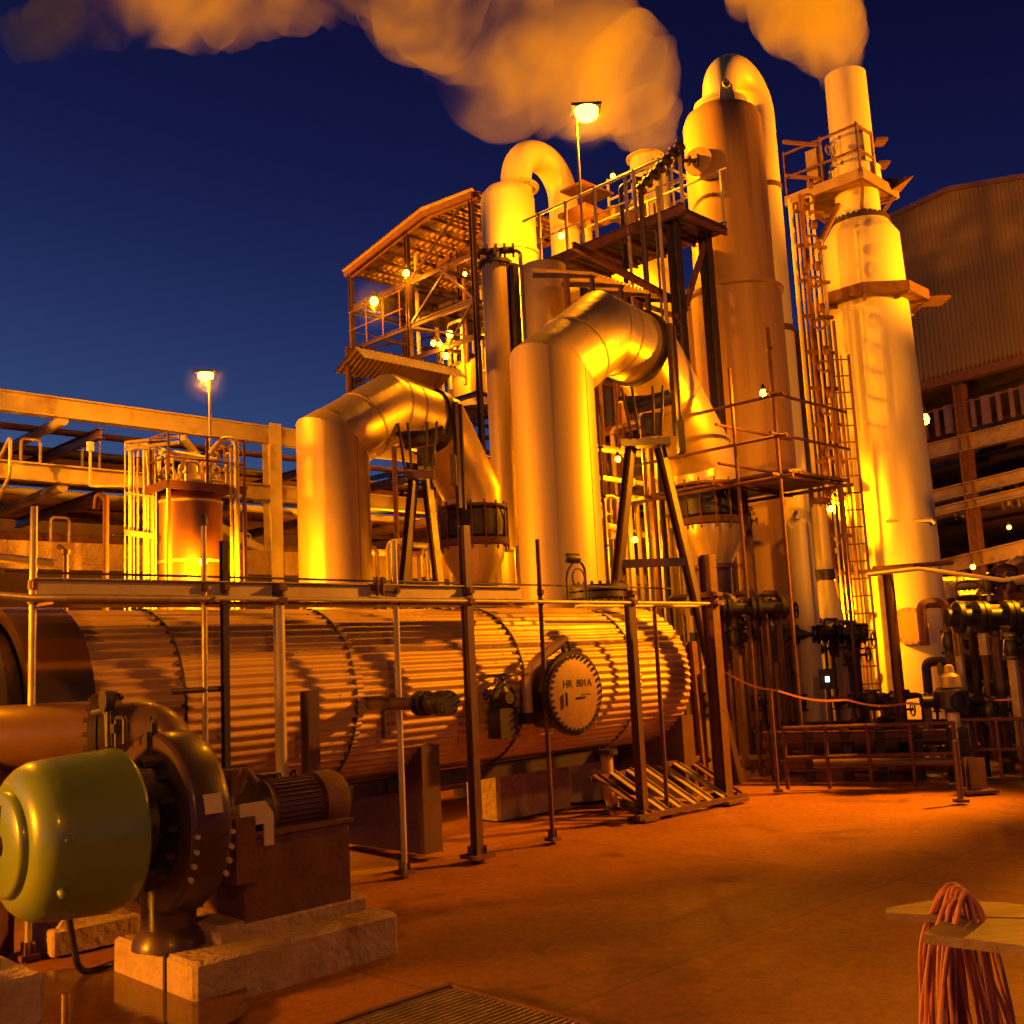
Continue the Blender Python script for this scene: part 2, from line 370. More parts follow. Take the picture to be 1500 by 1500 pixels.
for k in range(72):
    q = 2 * math.pi * k / 72; rr_ = 1 + .22 * noise.noise(Vector((math.cos(q) * 1.6, math.sin(q) * 1.6, 5))) + .07 * noise.noise(Vector((math.cos(q) * 6, math.sin(q) * 6, 2)))
    wv.append(wc - U * .25 + U * (.95 * rr_ * math.cos(q)) + V * (.9 * rr_ * math.sin(q)) + Z * (.012 - wc.z))
tag(MB().poly(wv, Z, .003).build('puddle', 'wet'), 'shallow wet film on the yard floor', None, None, 'structure')
# sunken grating at the bottom edge
ga = G(660, 1455); r = thing('floor_grating', 'dark steel floor grating set in the yard at bottom', 'grating', ga)
m = MB(); n = 46
for i in range(n): q = ga - V * (.036 * i) + Z * .0; m.box(q - U * .75 + Z * .01, (1.5, .008, .035), (U, V, Z))
for i in range(16): m.box(ga - U * (.1 * i) - V * (.036 * n / 2) + Z * .004, (.008, .036 * n, .02), (U, V, Z))
m.build('grille', 'galv', r); m = MB()
m.box(ga - U * .75 + Z * .012 + V * .025, (1.54, .03, .05), (U, V, Z)); m.box(ga + U * .025 - V * .8 + Z * .012, (.03, 1.7, .05), (U, V, Z)); m.build('frame', 'rust', r)
MB().box(ga - U * .75 - V * .8 + Z * -.012, (1.48, 1.66, .004), (U, V, Z)).build('drain_pan', 'black_rubber', r)

# ------------------------------------------------------------------ the clad horizontal vessel
CD = P(870, 993, 11.7); RD = 0.74
def D(t, phi=0, rad=0.0):   # t along the axis, phi from the camera side (-V) up to Z
    return CD + U * t + (-V * math.cos(phi) + Z * math.sin(phi)) * rad
def tD(px, off=0.0):
    # axis station whose point, offset towards the camera, shows at column px
    k = P(px, 950, 10); k = k.x / k.y; c = CD - V * off; return (k * c.y - c.x) / (U.x - k * U.y)
ves = thing('horizontal_vessel', 'long horizontal drum clad in corrugated sheet with bolted manway reading 801A', 'pressure vessel', (CD.x, CD.y, 0))
t0, t1 = tD(126, .74), tD(1004, .74)
cuts = [t0, tD(258, .6), tD(505, .6), tD(752, .6), tD(915, .6), t1]
m = MB(); seg = 62 * 6
for c in range(5):
    a, b = cuts[c], cuts[c + 1] + .06; vs = []; fs = []; rr = RD + (.006 if c % 2 else 0); ph0 = rnd.random() * 6
    nx = max(3, int((b - a) / .12))
    for x in [a + (b - a) * i / (nx - 1) for i in range(nx)]:
        for k in range(seg):
            q = 2 * math.pi * k / seg; w = math.sin(q * 62 + ph0); rad = rr + .004 * noise.noise(Vector((x * 2, q * 3, c * 7))) + (0.0098 + .003 * noise.noise(Vector((q * 4, x, c)))) * (abs(w) ** .7 * (1 if w > 0 else -1)) + 0.004 * math.sin(3 * q + c)
            vs.append(D(x + .006 * math.sin(q * 5 + c), q, rad))
    for i in range(nx - 1):
        for k in range(seg): j = (k + 1) % seg; fs.append((i * seg + k, i * seg + j, (i + 1) * seg + j, (i + 1) * seg + k))
    m.add(vs, fs)
m.build('cladding', 'corrugated', ves, ang=60)
MB().lathe(D(t0 + .05), U, [(0, RD - .03), (t1 - t0 - .08, RD - .03), (t1 - t0 + .02, RD * .8), (t1 - t0 + .1, RD * .4), (t1 - t0 + .12, .01)], 48).build('end_head', 'clad', ves)
m = MB()
for c in cuts[1:5]: m.lathe(D(c - .012), U, [(0, RD + .004), (0, RD + .017), (.016, RD + .017), (.016, RD + .004)], 72, False)
m.build('strap', 'dark', ves)
m = MB()
for c in cuts[1:5]:
    for k in range(22): m.box(D(c - .03, -1.0 + k * .13, RD + .018), (.02, .012, .02), (U, V, Z))
for k in range(40): m.lathe(D(t0 + .3 + (t1 - t0 - .6) * rnd.random(), rnd.uniform(-.7, 1.2), RD + .012), -V, [(0, .007), (.006, .005)], 6)
m._build('screw', 'dark', ves)
# left end: bright smooth ring, gap, flanges
m = MB(); m.lathe(D(t0 - .36), U, [(0, RD - .06), (.0, RD + .03), (.42, RD + .03), (.42, RD - .02)], 64, False); m.build('end_ring', 'bright_clad', ves)
m = MB(); m.lathe(D(t0 - .62), U, [(0, RD - .16), (.0, RD - .1), (.26, RD - .1)], 48); m.flange(D(t0 - .6), U, RD + .03, .05, 40, 48); m.flange(D(t0 - .52), U, RD + .03, .05, 40, 48); m.build('end_flange', 'dark', ves)
m = MB(); m.lathe(D(t0 - 1.3), U, [(0, .1), (.05, RD * .6), (.25, RD), (.62, RD + .02), (.66, RD - .1)], 56); m.build('end_cover', 'clad', ves)
# manway
tm = tD(838, 1.05); fc = D(tm, 0, 1.05); fc.z = Zat(fc, 1015); nb = -V
m = MB(); m.cyl(fc + V * .5, fc + V * .05, .32, seg=40); m.build('manway_neck', 'dark', ves)
m = MB(); m.lathe(fc + V * .05, nb, [(0, .385), (.05, .385)], 48); m.build('manway_flange', 'dark', ves)
mc = MB().lathe(fc + V * .01, nb, [(0, .345), (.03, .345), (.034, .335)], 48).build('manway_cover', 'cover_plate', ves)
m = MB()
for i in range(36):
    q = 2 * math.pi * i / 36; p = fc + (U * math.cos(q) + Z * math.sin(q)) * .335; m.lathe(p + V * .07, nb, [(0, .014), (.02, .014), (.02, .009), (.095, .009), (.095, .015), (.112, .015)], 6)
m.build('bolt', 'dark', mc)
MB().box(fc - V * .045 - U * .16 - Z * .05, (.012, .02, .12), (U, V, Z)).box(fc - V * .05 + U * .1 - Z * .02, (.12, .012, .012), (U, V, Z)).build('handle', 'dark', mc)
lettering('HR  801A', .098, fc - V * .026 + Z * .085 + U * .02, U, Z, 'letter', mc)
pd = D(tD(726, .75), -.10, RD + .022)
q = -.08; lettering('801A', .135, D(tD(722, .76), q, RD + .02), U, Z, 'letter', ves)
# davit arm of the manway
dv = fc + V * .2 - U * .42
MB().tube(fillet([dv - Z * .18, dv + Z * .25, dv + Z * .5 + U * .42 - V * .12], .3, 8), .048, 12).build('davit_arm', 'corrugated', ves)
m = MB(); m.box(dv - Z * .2 + V * .1, (.16, .3, .1), (U, V, Z)); m.cyl(dv + Z * .48 + U * .38 - V * .12, dv + Z * .3 + U * .4 - V * .15, .012); m.torus(dv + Z * .42 + U * .40 - V * .14, U, .05, .014); m.build('davit_bracket', 'dark', ves)
# valve left of the manway
vc = fc + V * .22 - U * .72
m = MB(); m.cyl(vc + V * .3, vc - V * .1, .055); m.flange(vc - V * .02, V, .13, .04, 8); m.lathe(vc + Z * .0, Z, [(-.1, .04), (0, .1), (.1, .04), (.2, .03)], 14); m.torus(vc + Z * .2, Z, .11, .012); m.box(vc - Z * .22, (.22, .16, .26), (U, V, Z)); m.build('drain_valve', 'dark', ves)
# long side nozzle with stacked flanges
nz = D(tD(541, .74), 0, 0); nz.z = Zat(D(tD(541, .74), 0, .74), 1031)
m = MB(); m.cyl(nz - V * .55, nz - V * 1.62, .05, seg=18); m.build('side_nozzle', 'brown_paint', ves)
m = MB()
for s in (1.36, 1.43, 1.60, 1.68): m.flange(nz - V * s, V, .095, .032, 8)
m.lathe(nz - V * 1.43, nb, [(0, .055), (.05, .082), (.12, .082), (.17, .055)], 20); m.box(nz - V * .82 + Z * .055, (.16, .34, .012), (U, V, Z)); m.box(nz - V * .9 - Z * .12, (.02, .05, .3), (U, V, Z)); m.build('nozzle_flange', 'dark', ves)
# top nozzle, belts and saddles
tn = D(tD(882)); m = MB(); m.lathe(tn + Z * (RD - .1), Z, [(0, .22), (.22, .22)], 30); m.build('top_nozzle', 'white_sheet', ves)
m = MB(); m.flange(tn + Z * (RD + .16), Z, .33, .06, 20); m.flange(tn + Z * (RD + .24), Z, .33, .06, 20); m.build('top_flange', 'dark', ves)
for tt in (tD(935), tD(560), tD(290)):
    c = D(tt); MB().poly([c + (V * a + Z * b) - U * .1 for a, b in ((-.62, -1.34), (.62, -1.34), (.62, -.45), (.35, -.6), (0, -.68), (-.35, -.6), (-.62, -.45))], U, .2).build('saddle', 'brown_paint', ves)
MB().box(D((t0 + t1) / 2 - .3) - Z * (RD + .04) - V * .3, (t1 - t0 - 1.2, .12, .12), (U, V, Z)).build('bottom_channel', 'dark', ves)
# rust-brown service pipes behind the top of the drum
# second low drum below / beyond
lv = D(-1.6) + V * 2.1
r = thing('low_vessel', 'low corrugated clad drum seen beneath the big horizontal one', 'pressure vessel', (lv.x, lv.y, 0))
m = MB(); vs = []; fs = []; seg = 44 * 6
for x in (-2.6, 2.6):
    for k in range(seg): q = 2 * math.pi * k / seg; vs.append(Vector((lv.x, lv.y, .62)) + U * x + (-V * math.cos(q) + Z * math.sin(q)) * (.5 + .012 * math.sin(q * 40)))
for k in range(seg): fs.append((k, (k + 1) % seg, seg + (k + 1) % seg, seg + k))
m.add(vs, fs + [tuple(range(seg)), tuple(range(2 * seg - 1, seg - 1, -1))]); m.build('cladding', 'corrugated', r, ang=60)
for s in (-1.8, 1.8): MB().box(Vector((lv.x, lv.y, .1)) + U * s, (.2, .8, .26), (U, V, Z)).build('saddle', 'dark', r)
# round clad pedestal leg at the right end + concrete pier
pp = G(893, 1192); r = thing('pipe_pedestal', 'pale curved drain pipe standing under the manway end of the drum', 'pipe', pp)
MB().pipe([pp + Z * .0 + U * .1, pp + Z * .22, pp + Z * .62], .065, .2, 16).build('pipe', 'corrugated', r); MB().flange(pp + Z * .62, Z, .12, .05, 8).flange(pp + Z * .05 + U * .08, Z, .11, .03, 8).build('flange', 'dark', r)
cp = D(tD(800)) + V * .5; single(MB().bevbox((cp.x, cp.y, .28), (1.1, .5, .56), (U, V, Z), .03), 'concrete_pier', 'concrete', 'weathered concrete pier in the gloom under the drum', 'pier', (cp.x, cp.y, 0))

# ------------------------------------------------------------------ posts, rails in the plane just in front of the drum
LN = CD - V * 1.0
def onL(px, off=0):  # point (z=0) on that line at column px near ground
    k = P(px, 1100, 10); k = k.x / k.y; c = LN - V * off; t = (k * c.y - c.x) / (U.x - k * U.y); return Vector((c.x + U.x * t, c.y + U.y * t, 0))
def post(px, ytop, r, label, m='galv', kind='round', cap=False, foot=True, off=0, grp=None, name='scaffold_post'):
    b = onL(px, off); z = Zat(b, ytop); t = thing(name, label, 'post', b, grp)
    if kind == 'round': MB().cyl(b - Z * .03, b + Z * z, r, seg=14).build('tube', m, t)
    else: MB().ibeam(b - Z * .03, b + Z * z, r * 2.0, r * 1.7, .008, V).build('column', m, t)
    if foot: mm = MB().box(b + Z * .012, (r * 5, r * 5, .03), (U, V, Z)); [mm.box(b + Z * .05 + (U * a + V * c) * r * 1.5, (r * .9, .008, .09), (U * a + V * c, V * a - U * c, Z)) for a, c in ((.7, .7), (-.7, .7), (.7, -.7), (-.7, -.7))]; mm.build('foot_plate', 'rust', t)
    if z > 2.15:
        for zc in (2.11, 2.2): MB().lathe(b + Z * zc, Z, [(-.03, r * 1.0), (-.03, r * 1.35), (.03, r * 1.35), (.03, r * 1.0)], 12).box(b + Z * zc - V * r * 1.3, (r * 1.4, r, .04), (U, V, Z)).build('coupler', 'rust', t)
    if cap: MB().lathe(b + Z * z, Z, [(-.04, r * 1.35), (.02, r * 1.35), (.04, r * .6)], 14).build('cap', 'dark', t)
    return t
G1 = None
post(45, 742, .022, 'thin pole at far left in front of the bright end ring')
post(301, 762, .020, 'slim tube post passing in front of the copper tank, with knob', cap=True)
post(331, 792, .026, 'near black square post just right of the copper tank', 'dark', 'sq')
post(412, 872, .042, 'fat pale pipe post with square cap left of the short channel', 'steel_paint', cap=True)
post(455, 1012, .055, 'short steel channel stub behind the small motor', 'brown_paint', 'sq')
post(587, 792, .024, 'pale round scaffold post standing left of centre', 'steel_paint')
post(693, 770, .042, 'thick brown steel column with gusseted foot at centre', 'brown_paint', 'sq')
post(803, 790, .021, 'thin round post just left of the manway', 'rust')
post(936, 872, .045, 'brown column right of the manway crossing the drum', 'brown_paint', 'sq')
post(972, 888, .022, 'thin hooked post against the right end of the drum', 'rust')
post(1056, 812, .075, 'broad dark column past the right end of the drum', 'rust', 'sq')
# channel walkway edge and long handrail pipe
a, b = onL(45), onL(775); za = Zat(a, 850); zb = Zat(b, 868)
r = thing('channel_beam', 'long horizontal channel beam above the drum top', 'beam', a + Z * 0)
MB().ibeam(a + Z * 2.19, b + Z * 2.19, .11, .07, .008).build('beam', 'steel_paint', r)
m = MB(); q0 = onL(60, -.25); q1 = onL(775, -.25); m.beam(q0 + Z * 2.10, q1 + Z * 2.10, .34, .02); m.build('walkway_strip', 'brown_paint', r)
a, b = onL(318, .05), onL(1082, .05)
single(MB().tube(fillet([a + Z * 2.12, b + Z * 2.10, b + V * .38 + U * .05 + Z * 2.10, a + U * 4.2 + V * .42 + Z * 2.10], .16, 6), .016, 10), 'handrail', 'steel_paint', 'thin horizontal handrail tube looping back at its right end', 'handrail', a)
a, b = onL(-40, .02), onL(318, .02)
single(MB().tube([onL(-70, .3) + Z * 2.13, onL(40, .12) + Z * 2.11, onL(110, .05) + Z * 2.12, b + Z * 2.12], .024, 10), 'scaffold_tube', 'galv', 'bent pale scaffold tube entering at the left edge above the drum', 'tube', onL(40))
single(MB().tube([onL(-70, -.3) + Z * 2.42, onL(75, -.2) + Z * 2.36], .028, 10), 'scaffold_tube', 'galv', 'short upper scaffold tube at the left edge ending near the channel beam', 'tube', onL(0, -.3))
single(MB().tube([onL(0, -.4) + Z * 2.32, onL(1000, -.4) + Z * 2.30], .009, 6), 'safety_wire', 'dark', 'taut dark wire strung above the channel beam', 'wire', onL(0, -.4))
m = MB(); p1 = onL(250, .02) + Z * 1.50; p2 = onL(331, -.01) + Z * 1.50
single(MB().tube([p1, p2], .02, 8), 'cross_tube', 'dark', 'short dark cross tube clamped to the near black square post', 'tube', (p2.x, p2.y, 0))
p1 = onL(520, -.02); p2 = onL(600, -.02)
r = thing('rail_clamp', 'bolted clamp box where the round post meets the channel beam', 'clamp', onL(572, 0) + Z * 2.1); MB().bevbox(onL(568, .0) + Z * 2.22, (.24, .07, .06), (U, V, Z), .012).cyl(onL(568, .05) + Z * 2.15, onL(568, .05) + Z * 2.3, .012).cyl(onL(560, .05) + Z * 2.15, onL(560, .05) + Z * 2.3, .012).build('bracket', 'rust', r)
# instrument loop on the rail, by duct leg
ip = onL(862, -.25); r = thing('instrument_loop', 'dark coiled cable and gauge standing beside the big duct foot', 'instrument', (ip.x, ip.y, 2.1))
iz = Zat(ip, 858); m = MB(); m.torus(ip + Z * (iz + .08), V, .09, .01); m.pipe([ip - U * .18 + Z * 2.12, ip - U * .18 + Z * (iz + .12), ip - U * .02 + Z * (iz + .27), ip + U * .1 + Z * (iz + .2), ip + U * .1 + Z * 2.12], .014, .08); m.build('cable', 'dark', r)
MB().lathe(ip - U * .1 + Z * (iz + .27), U, [(-.09, .03), (-.05, .05), (.1, .05), (.13, .025)], 16).build('gauge', 'dark', r)
# ------------------------------------------------------------------ the two mitred ducts
def duct(label, pxa, Ya, ra, y_joint, pxb, rb, tp, awn, seam_ts):
    A = P(pxa, 800, Ya); k = P(pxb, 700, 10); k = k.x / k.y; d = (k * A.y - A.x) / (U.x - k * U.y)
    a = Vector((A.x, A.y, 0)); b = a + U * d; r = thing('mitred_duct', label, 'duct', a)
    zj = Zat(a, y_joint); pts = []
    zt = Zat(a + U * tp[1], tp[0])
    q = [a, a + Z * zj, a + U * tp[1] + Z * zt, a + U * (tp[2]) + Z * (zt - tp[5]), b + Z * tp[3], b + Z * (tp[3] - tp[4])]
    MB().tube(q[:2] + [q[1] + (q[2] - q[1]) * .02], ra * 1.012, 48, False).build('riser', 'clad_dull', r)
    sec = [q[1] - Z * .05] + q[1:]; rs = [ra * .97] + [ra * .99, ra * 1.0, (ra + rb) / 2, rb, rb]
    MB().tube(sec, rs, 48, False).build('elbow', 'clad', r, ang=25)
    # lap joints on the cladding
    m = MB()
    for i, f in seam_ts:
        p = q[i] + (q[i + 1] - q[i]) * f; dd = (q[i + 1] - q[i]).normalized(); rr = rs[i] + (rs[i + 1] - rs[i]) * f
        m.lathe(p, dd, [(0, rr), (.0, rr + .008), (.03, rr + .008), (.03, rr)], 48, False)
    for zz in [2.4 + 1.05 * k for k in range(6) if 2.4 + 1.05 * k < zj - .3]: m.lathe(a + Z * zz, Z, [(0, ra), (0, ra + .005), (.02, ra + .005), (.02, ra)], 48, False)
    m.build('lap_seam', 'clad_dull', r)
    m = MB()
    for zz in [2.46 + 1.05 * k for k in range(6) if 2.46 + 1.05 * k < zj - .3]:
        for k in range(14): n_ = -V * math.cos(k * .22 - 1.4) + -U * math.sin(k * .22 - 1.4); m.lathe(a + Z * zz + n_ * (ra - .002), n_, [(0, .008), (.006, .006)], 6)
    m._build('screw', 'rust', r)
    m = MB(); p0 = a + Z * 2.0; m.tube([a - V * ra * 1.0 + U * .05 + Z * 1.8, a - V * ra * 1.0 + U * .05 + Z * zj], .006, 6); m.build('riser_seam', 'rust', r)
    # big dark clamp around the flat run with a hanging tail
    p = q[2] + (q[3] - q[2]) * .78; dd = (q[3] - q[2]).normalized(); rr = (ra + rb) / 2
    m = MB(); m.lathe(p, dd, [(0, rr - .02), (0, rr + .05), (.11, rr + .05), (.11, rr - .02)], 48, False); m.build('clamp_ring', 'dark', r)
    m = MB(); c = p - V * (rr + .08); m.box(c - Z * .55 + dd * .06, (.06, .07, 1.5), (U, V, Z)); m.box(c - Z * .55 + dd * .16, (.03, .05, 1.5), (U, V, Z)); m.build('hanger', 'casing_paint', r)
    # top awning strips
    s0 = q[2] + Z * (ra * .99) + V * .06; MB().box((s0 + q[3] + Z * rr) / 2 + Z * .03, ((q[3] - q[2]).length * .92, .22, .05), (dd, V, Z)).build('ridge_strip', 'corrugated', r)
    # expansion bellows, flanges and cone
    zb = tp[3] - tp[4]; m = MB()
    m.lathe(b + Z * zb, -Z, [(0, rb * 1.02), (.02, rb * 1.22), (.05, rb * 1.22), (.05, rb * 1.0), (.07, rb * .98)], 48); m.build('upper_flange', 'rust', r)
    MB().lathe(b + Z * (zb - .06), -Z, [(0, rb * 1.0), (.03, rb * 1.10), (.2, rb * 1.16), (.4, rb * 1.13), (.46, rb * 1.0)], 48).build('bellows', 'black_rubber', r)
    m = MB(); m.lathe(b + Z * (zb - .5), -Z, [(0, rb * 1.0), (.0, rb * 1.22), (.04, rb * 1.22), (.09, rb * 1.2), (.1, rb * 1.0)], 48); m.build('lower_flange', 'rust', r)
    MB().lathe(b + Z * (zb - .6), -Z, [(0, rb * 1.02), (.18, rb * 1.0), (.5, rb * .62), (.56, rb * .62)], 40).build('cone', 'clad', r)
    MB().lathe(b + Z * (zb - 1.14), -Z, [(0, rb * .62), (0, rb * .75), (.06, rb * .75), (.06, rb * .55), (zb - 1.2, rb * .55)], 32).build('downcomer', 'brown_paint', r)
    m = MB()
    for i in range(16):
        qq = 2 * math.pi * i / 16; pp = b + (U * math.cos(qq) + V * math.sin(qq)) * rb * 1.17; m.cyl(pp + Z * (zb + .03), pp + Z * (zb - .66), .014, seg=6)
    m.build('tie_rod', 'rust', r)
    return r, a, b, zt, q
dl = duct('left silver mitred duct arching up and over to a black bellows', 491, 13.6, .465, 648, 690, .43, (600, .95, 1.85, 4.05, .2, .12), None, [(1, .5), (2, .06), (2, .34), (3, .15)])
dr = duct('right and taller mitred duct with dark bend and shining underside', 822, 12.6, .50, 545, 1035, .46, (487, .95, 1.85, 4.20, .28, .10), None, [(1, .45), (2, .06), (2, .34), (3, .4)])
# slim pipe clipped to the right side of the bigger riser
a = dr[1] + U * .50 - V * .12
single(MB().tube([a, a + Z * 4.9], .085, 16), 'riser_pipe', 'clad', 'slim shining pipe running up the right flank of the bigger duct', 'pipe', a)
m = MB(); a2 = dr[1] + U * .38 - V * .38; m.tube([a2 + Z * 1.9, a2 + Z * 4.5], .018, 8); [m.torus(a2 + Z * z, Z, .03, .012) for z in (2.4, 2.9, 3.5, 4.1)]; single(m, 'conduit', 'dark', 'thin dark conduit clipped along the bigger duct riser', 'conduit', a2)
# A-frame trestles under the arches
def aframe(label, px0, px1, pxa, pxb, ytop, ybot, Y, extra=True):
    a0, a1 = P(px0, ytop, Y), P(px1, ytop, Y); b0, b1 = P(pxa, ybot, Y), P(pxb, ybot, Y); b0 = a0 + (b0 - a0) * ((a0.z) / (a0.z - b0.z)) ; b1 = a1 + (b1 - a1) * ((a1.z) / (a1.z - b1.z))
    c = (b0 + b1) / 2; c.z = 0; r = thing('trestle', label, 'trestle', c)
    for p, q in ((a0, b0), (a1, b1)):
        MB().ibeam(p, q, .11, .10, .012, V).build('leg', 'casing_paint', r)
    m = MB(); m.box((a0 + a1) / 2 + Z * .05, (abs(px1 - px0) / FPX * Y * 1.3 + .16, .22, .09)); m.beam(a0 + (b0 - a0) * .35, a1 + (b1 - a1) * .35, .08, .1); m.build('crossbeam', 'casing_paint', r)
    m = MB()
    m.box((a0 + a1) / 2 + Z * .28 + X_ * .1, (.24, .25, .26)); m.cyl((a0 + a1) / 2 + Z * .5 - X_ * .2, (a0 + a1) / 2 + Z * .62 + X_ * .35, .1); [m.cyl((a0 + a1) / 2 + Z * .1 + X_ * k * .09 - Y_ * .2, (a0 + a1) / 2 + Z * .75 + X_ * (k * .13) - Y_ * .1, .018, seg=6) for k in (-2, -1, 1, 2)]; m.box((a0 + a1) / 2 + Z * .62, (.6, .12, .06)); m.box((a0 + a1) / 2 + Z * .1 + X_ * .45, (.08, .2, .4)); m.build('spring_hanger', 'dark', r)
aframe('spread brown trestle legs under the left duct arch', 606, 625, 592, 642, 702, 850, 13.9)
aframe('spread brown trestle legs under the right duct arch', 924, 966, 904, 1012, 655, 850, 13.0)
# awnings of corrugated sheet over the ducts
o = P(520, 506, 15.4); r = thing('awning', 'bright edged corrugated awning over the left duct', 'awning', (o.x, o.y, 0))
e1 = (-V * .95 - Z * .28).normalized(); MB().sheet(o + U * .0, U, (V * .8 - Z * .42).normalized(), 2.1, .62, .02, .09).build('roof_sheet', 'brown_paint', r)  # shade of the underside put into the brown sheet colour
MB().sheet(o - Z * .02, U, (-V * .6 - Z * .6).normalized(), 2.1, .30, .006, .09).build('lip', 'white_sheet', r)
m = MB(); [m.cyl(o + U * s + V * .4 - Z * (o.z - 0), o + U * s + V * .4 + Z * .1, .04) for s in (.15, 1.0, 1.9)]; m.build('post', 'rust', r)
o = P(868, 400, 14.6); r = thing('awning', 'corrugated awning above the right duct, under the walkway', 'awning', (o.x, o.y, 0))
MB().sheet(o, U, (V * .9 + Z * .32).normalized(), 1.9, 1.3, .02, .09).build('roof_sheet', 'corrugated', r)
m = MB()
for s in (.1, .75, 1.4, 1.85): m.box(o + U * s - Z * .28 + V * .1, (.05, .05, .6), (U, V, Z)); m.beam(o + U * s + V * .05, o + U * s + V * 1.25 + Z * .36, .05, .07)
m.build('purlin', 'dark', r); MB().ibeam(o - U * .4 + V * .0 - Z * -.02 + Z * .30, o + U * 2.3 - Z * .05, .1, .07).build('edge_beam', 'rust', r)
m = MB(); [m.cyl(Vector((q.x, q.y, 0)), q, .05) for q in (o + U * .1 + V * .6 + Z * .15, o + U * 1.85 + V * .6 + Z * .15)]; m.build('post', 'rust', r)

# ------------------------------------------------------------------ columns with U-bends
def ubend(c0, c1, z, r, n=20):
    mid = (c0 + c1) / 2; R0 = (c1 - c0).length / 2; d = (c1 - c0).normalized()
    return [mid - d * (R0 * math.cos(math.pi * k / n)) + Z * (z + R0 * 1.08 * math.sin(math.pi * k / n)) for k in range(n + 1)]
# A: big tall column
ca = P(1067, 300, 17.0); ca.z = 0; zt = Zat(ca, 172); zr = Zat(ca, 437)
r = thing('absorber_column', 'fat tallest column with a hooked pipe, orange brown front and bright left edge', 'column', ca)
MB().lathe(ca, Z, [(0, .74), (zr, .74), (zr + .03, .78), (zr + .07, .78), (zr + .09, .66), (zt - .15, .66), (zt, .6), (zt + .12, .40), (zt + .14, .2)], 64).build('shell', 'tower_rusty', r)
cn = ca + U * .0; cb = cn + U * 1.20; zn = zt + .38
m = MB(); m.tube([cn + Z * zt, cn + Z * (zt + .2)] + ubend(cn, cb, zn, .3) + [cb + Z * 7.0], .29, 40); m.build('return_pipe', 'tower_paint', r)
m = MB(); m.lathe(cb, Z, [(0, .30), (6.98, .30)], 40); m.build('down_pipe', 'tower_paint', r)
m = MB(); m.flange(cn + Z * (zt + .14), Z, .45, .05, 24, 40); m.flange(cn + Z * (zt + .2), Z, .45, .05, 24, 40); m.build('top_flange', 'steel_paint', r)
m = MB(); [m.lathe(cb + Z * z, Z, [(0, .285), (0, .31), (.09, .31), (.09, .285)], 40, False) for z in (zt - 1.0, 7.0)]; m.build('band', 'rust', r)
m = MB(); m.poly([ca - Y_ * .5 + X_ * x + Z * z for x, z in ((-.16, zt - .2), (.16, zt - .2), (.1, zt + .3), (0, zt + .42), (-.1, zt + .3))], -Y_, .03); m.torus(ca - Y_ * .55 + Z * (zt + .3), Y_, .05, .02); m.build('lifting_lug', 'steel_paint', r)
nzp = ca - X_ * .5 - Y_ * .42; zz = Zat(nzp, 240); m = MB(); m.lathe(nzp + Z * zz, Vector((-.5, -.86, 0)), [(-.2, .13), (.08, .13), (.08, .24), (.13, .24)], 24); m.build('side_nozzle', 'tower_rusty', r)
m = MB(); d_ = Vector((-.9, -.1, .0)).normalized(); st = nzp + Vector((-.5, -.86, 0)).normalized() * .14 + Z * zz
for i in range(9): pq = st + d_ * (.13 * i) - Z * .045 * i * (i > 3); m.lathe(pq, d_, [(0, .035), (0, .085 if i % 3 else .11), (.035, .085 if i % 3 else .11), (.035, .035), (.13, .035)], 12)
pq = st + d_ * 1.17 - Z * .4; m.pipe([pq, pq + d_ * .15 - Z * .05, pq + d_ * .17 - Z * 3.3], .04); m.build('valve_train', 'dark', r)
# A2: fat lower pipe beside it
cp = P(1172, 800, 15.6); cp.z = 0; r = thing('jacketed_pipe', 'smooth jacketed pipe standing in front of the tallest column at right', 'pipe', cp)
zt2 = Zat(cp, 690); MB().lathe(cp, Z, [(0, .17), (Zat(cp, 930), .17), (Zat(cp, 905), .19), (zt2, .19), (zt2 + .02, .1)], 32).build('pipe', 'tower_paint', r)
cp2 = P(1203, 800, 16.2); cp2.z = 0; r = thing('cone_footed_pipe', 'narrow pipe with black collar and flared foot left of the ladder', 'pipe', cp2)
z1 = Zat(cp2, 735); MB().lathe(cp2, Z, [(0, .24), (Zat(cp2, 905), .24), (Zat(cp2, 850), .14), (z1, .13)], 28).build('pipe', 'tower_paint', r); MB().lathe(cp2 + Z * Zat(cp2, 850), Z, [(0, .15), (0, .165), (.16, .165), (.16, .14)], 24).build('collar', 'dark', r); MB().flange(cp2 + Z * z1, Z, .19, .08, 8).build('flange', 'rust', r)
# B: left column
cb_ = P(745, 330, 20.5); cb_.z = 0; zt = Zat(cb_, 288)
r = thing('absorber_column', 'left column with small tight U-bend glowing yellow behind the walkway', 'column', cb_)
MB().lathe(cb_, Z, [(0, .55), (zt - .1, .55), (zt + .02, .52), (zt + .14, .42), (zt + .15, .2)], 56).build('shell', 'tower_paint', r)
cn = cb_ + X_ * .20; cc = cn + U * 1.42; MB().tube([cn + Z * zt] + ubend(cn, cc, zt + .30, .36) + [cc + Z * 6.5], .315, 40).build('return_pipe', 'tower_paint', r)
MB().lathe(cc, Z, [(0, .32), (6.48, .32)], 36).build('down_pipe', 'tower_paint', r)
MB().flange(cn + Z * (zt + .16), Z, .46, .05, 24, 36).build('top_flange', 'steel_paint', r)
m = MB(); [m.lathe(cb_ + Z * z, Z, [(0, .55), (0, .61), (.06, .61), (.06, .55)], 48, False) for z in (zt - 1.3, zt - 2.3)]; m.build('stiffening_ring', 'steel_paint', r)
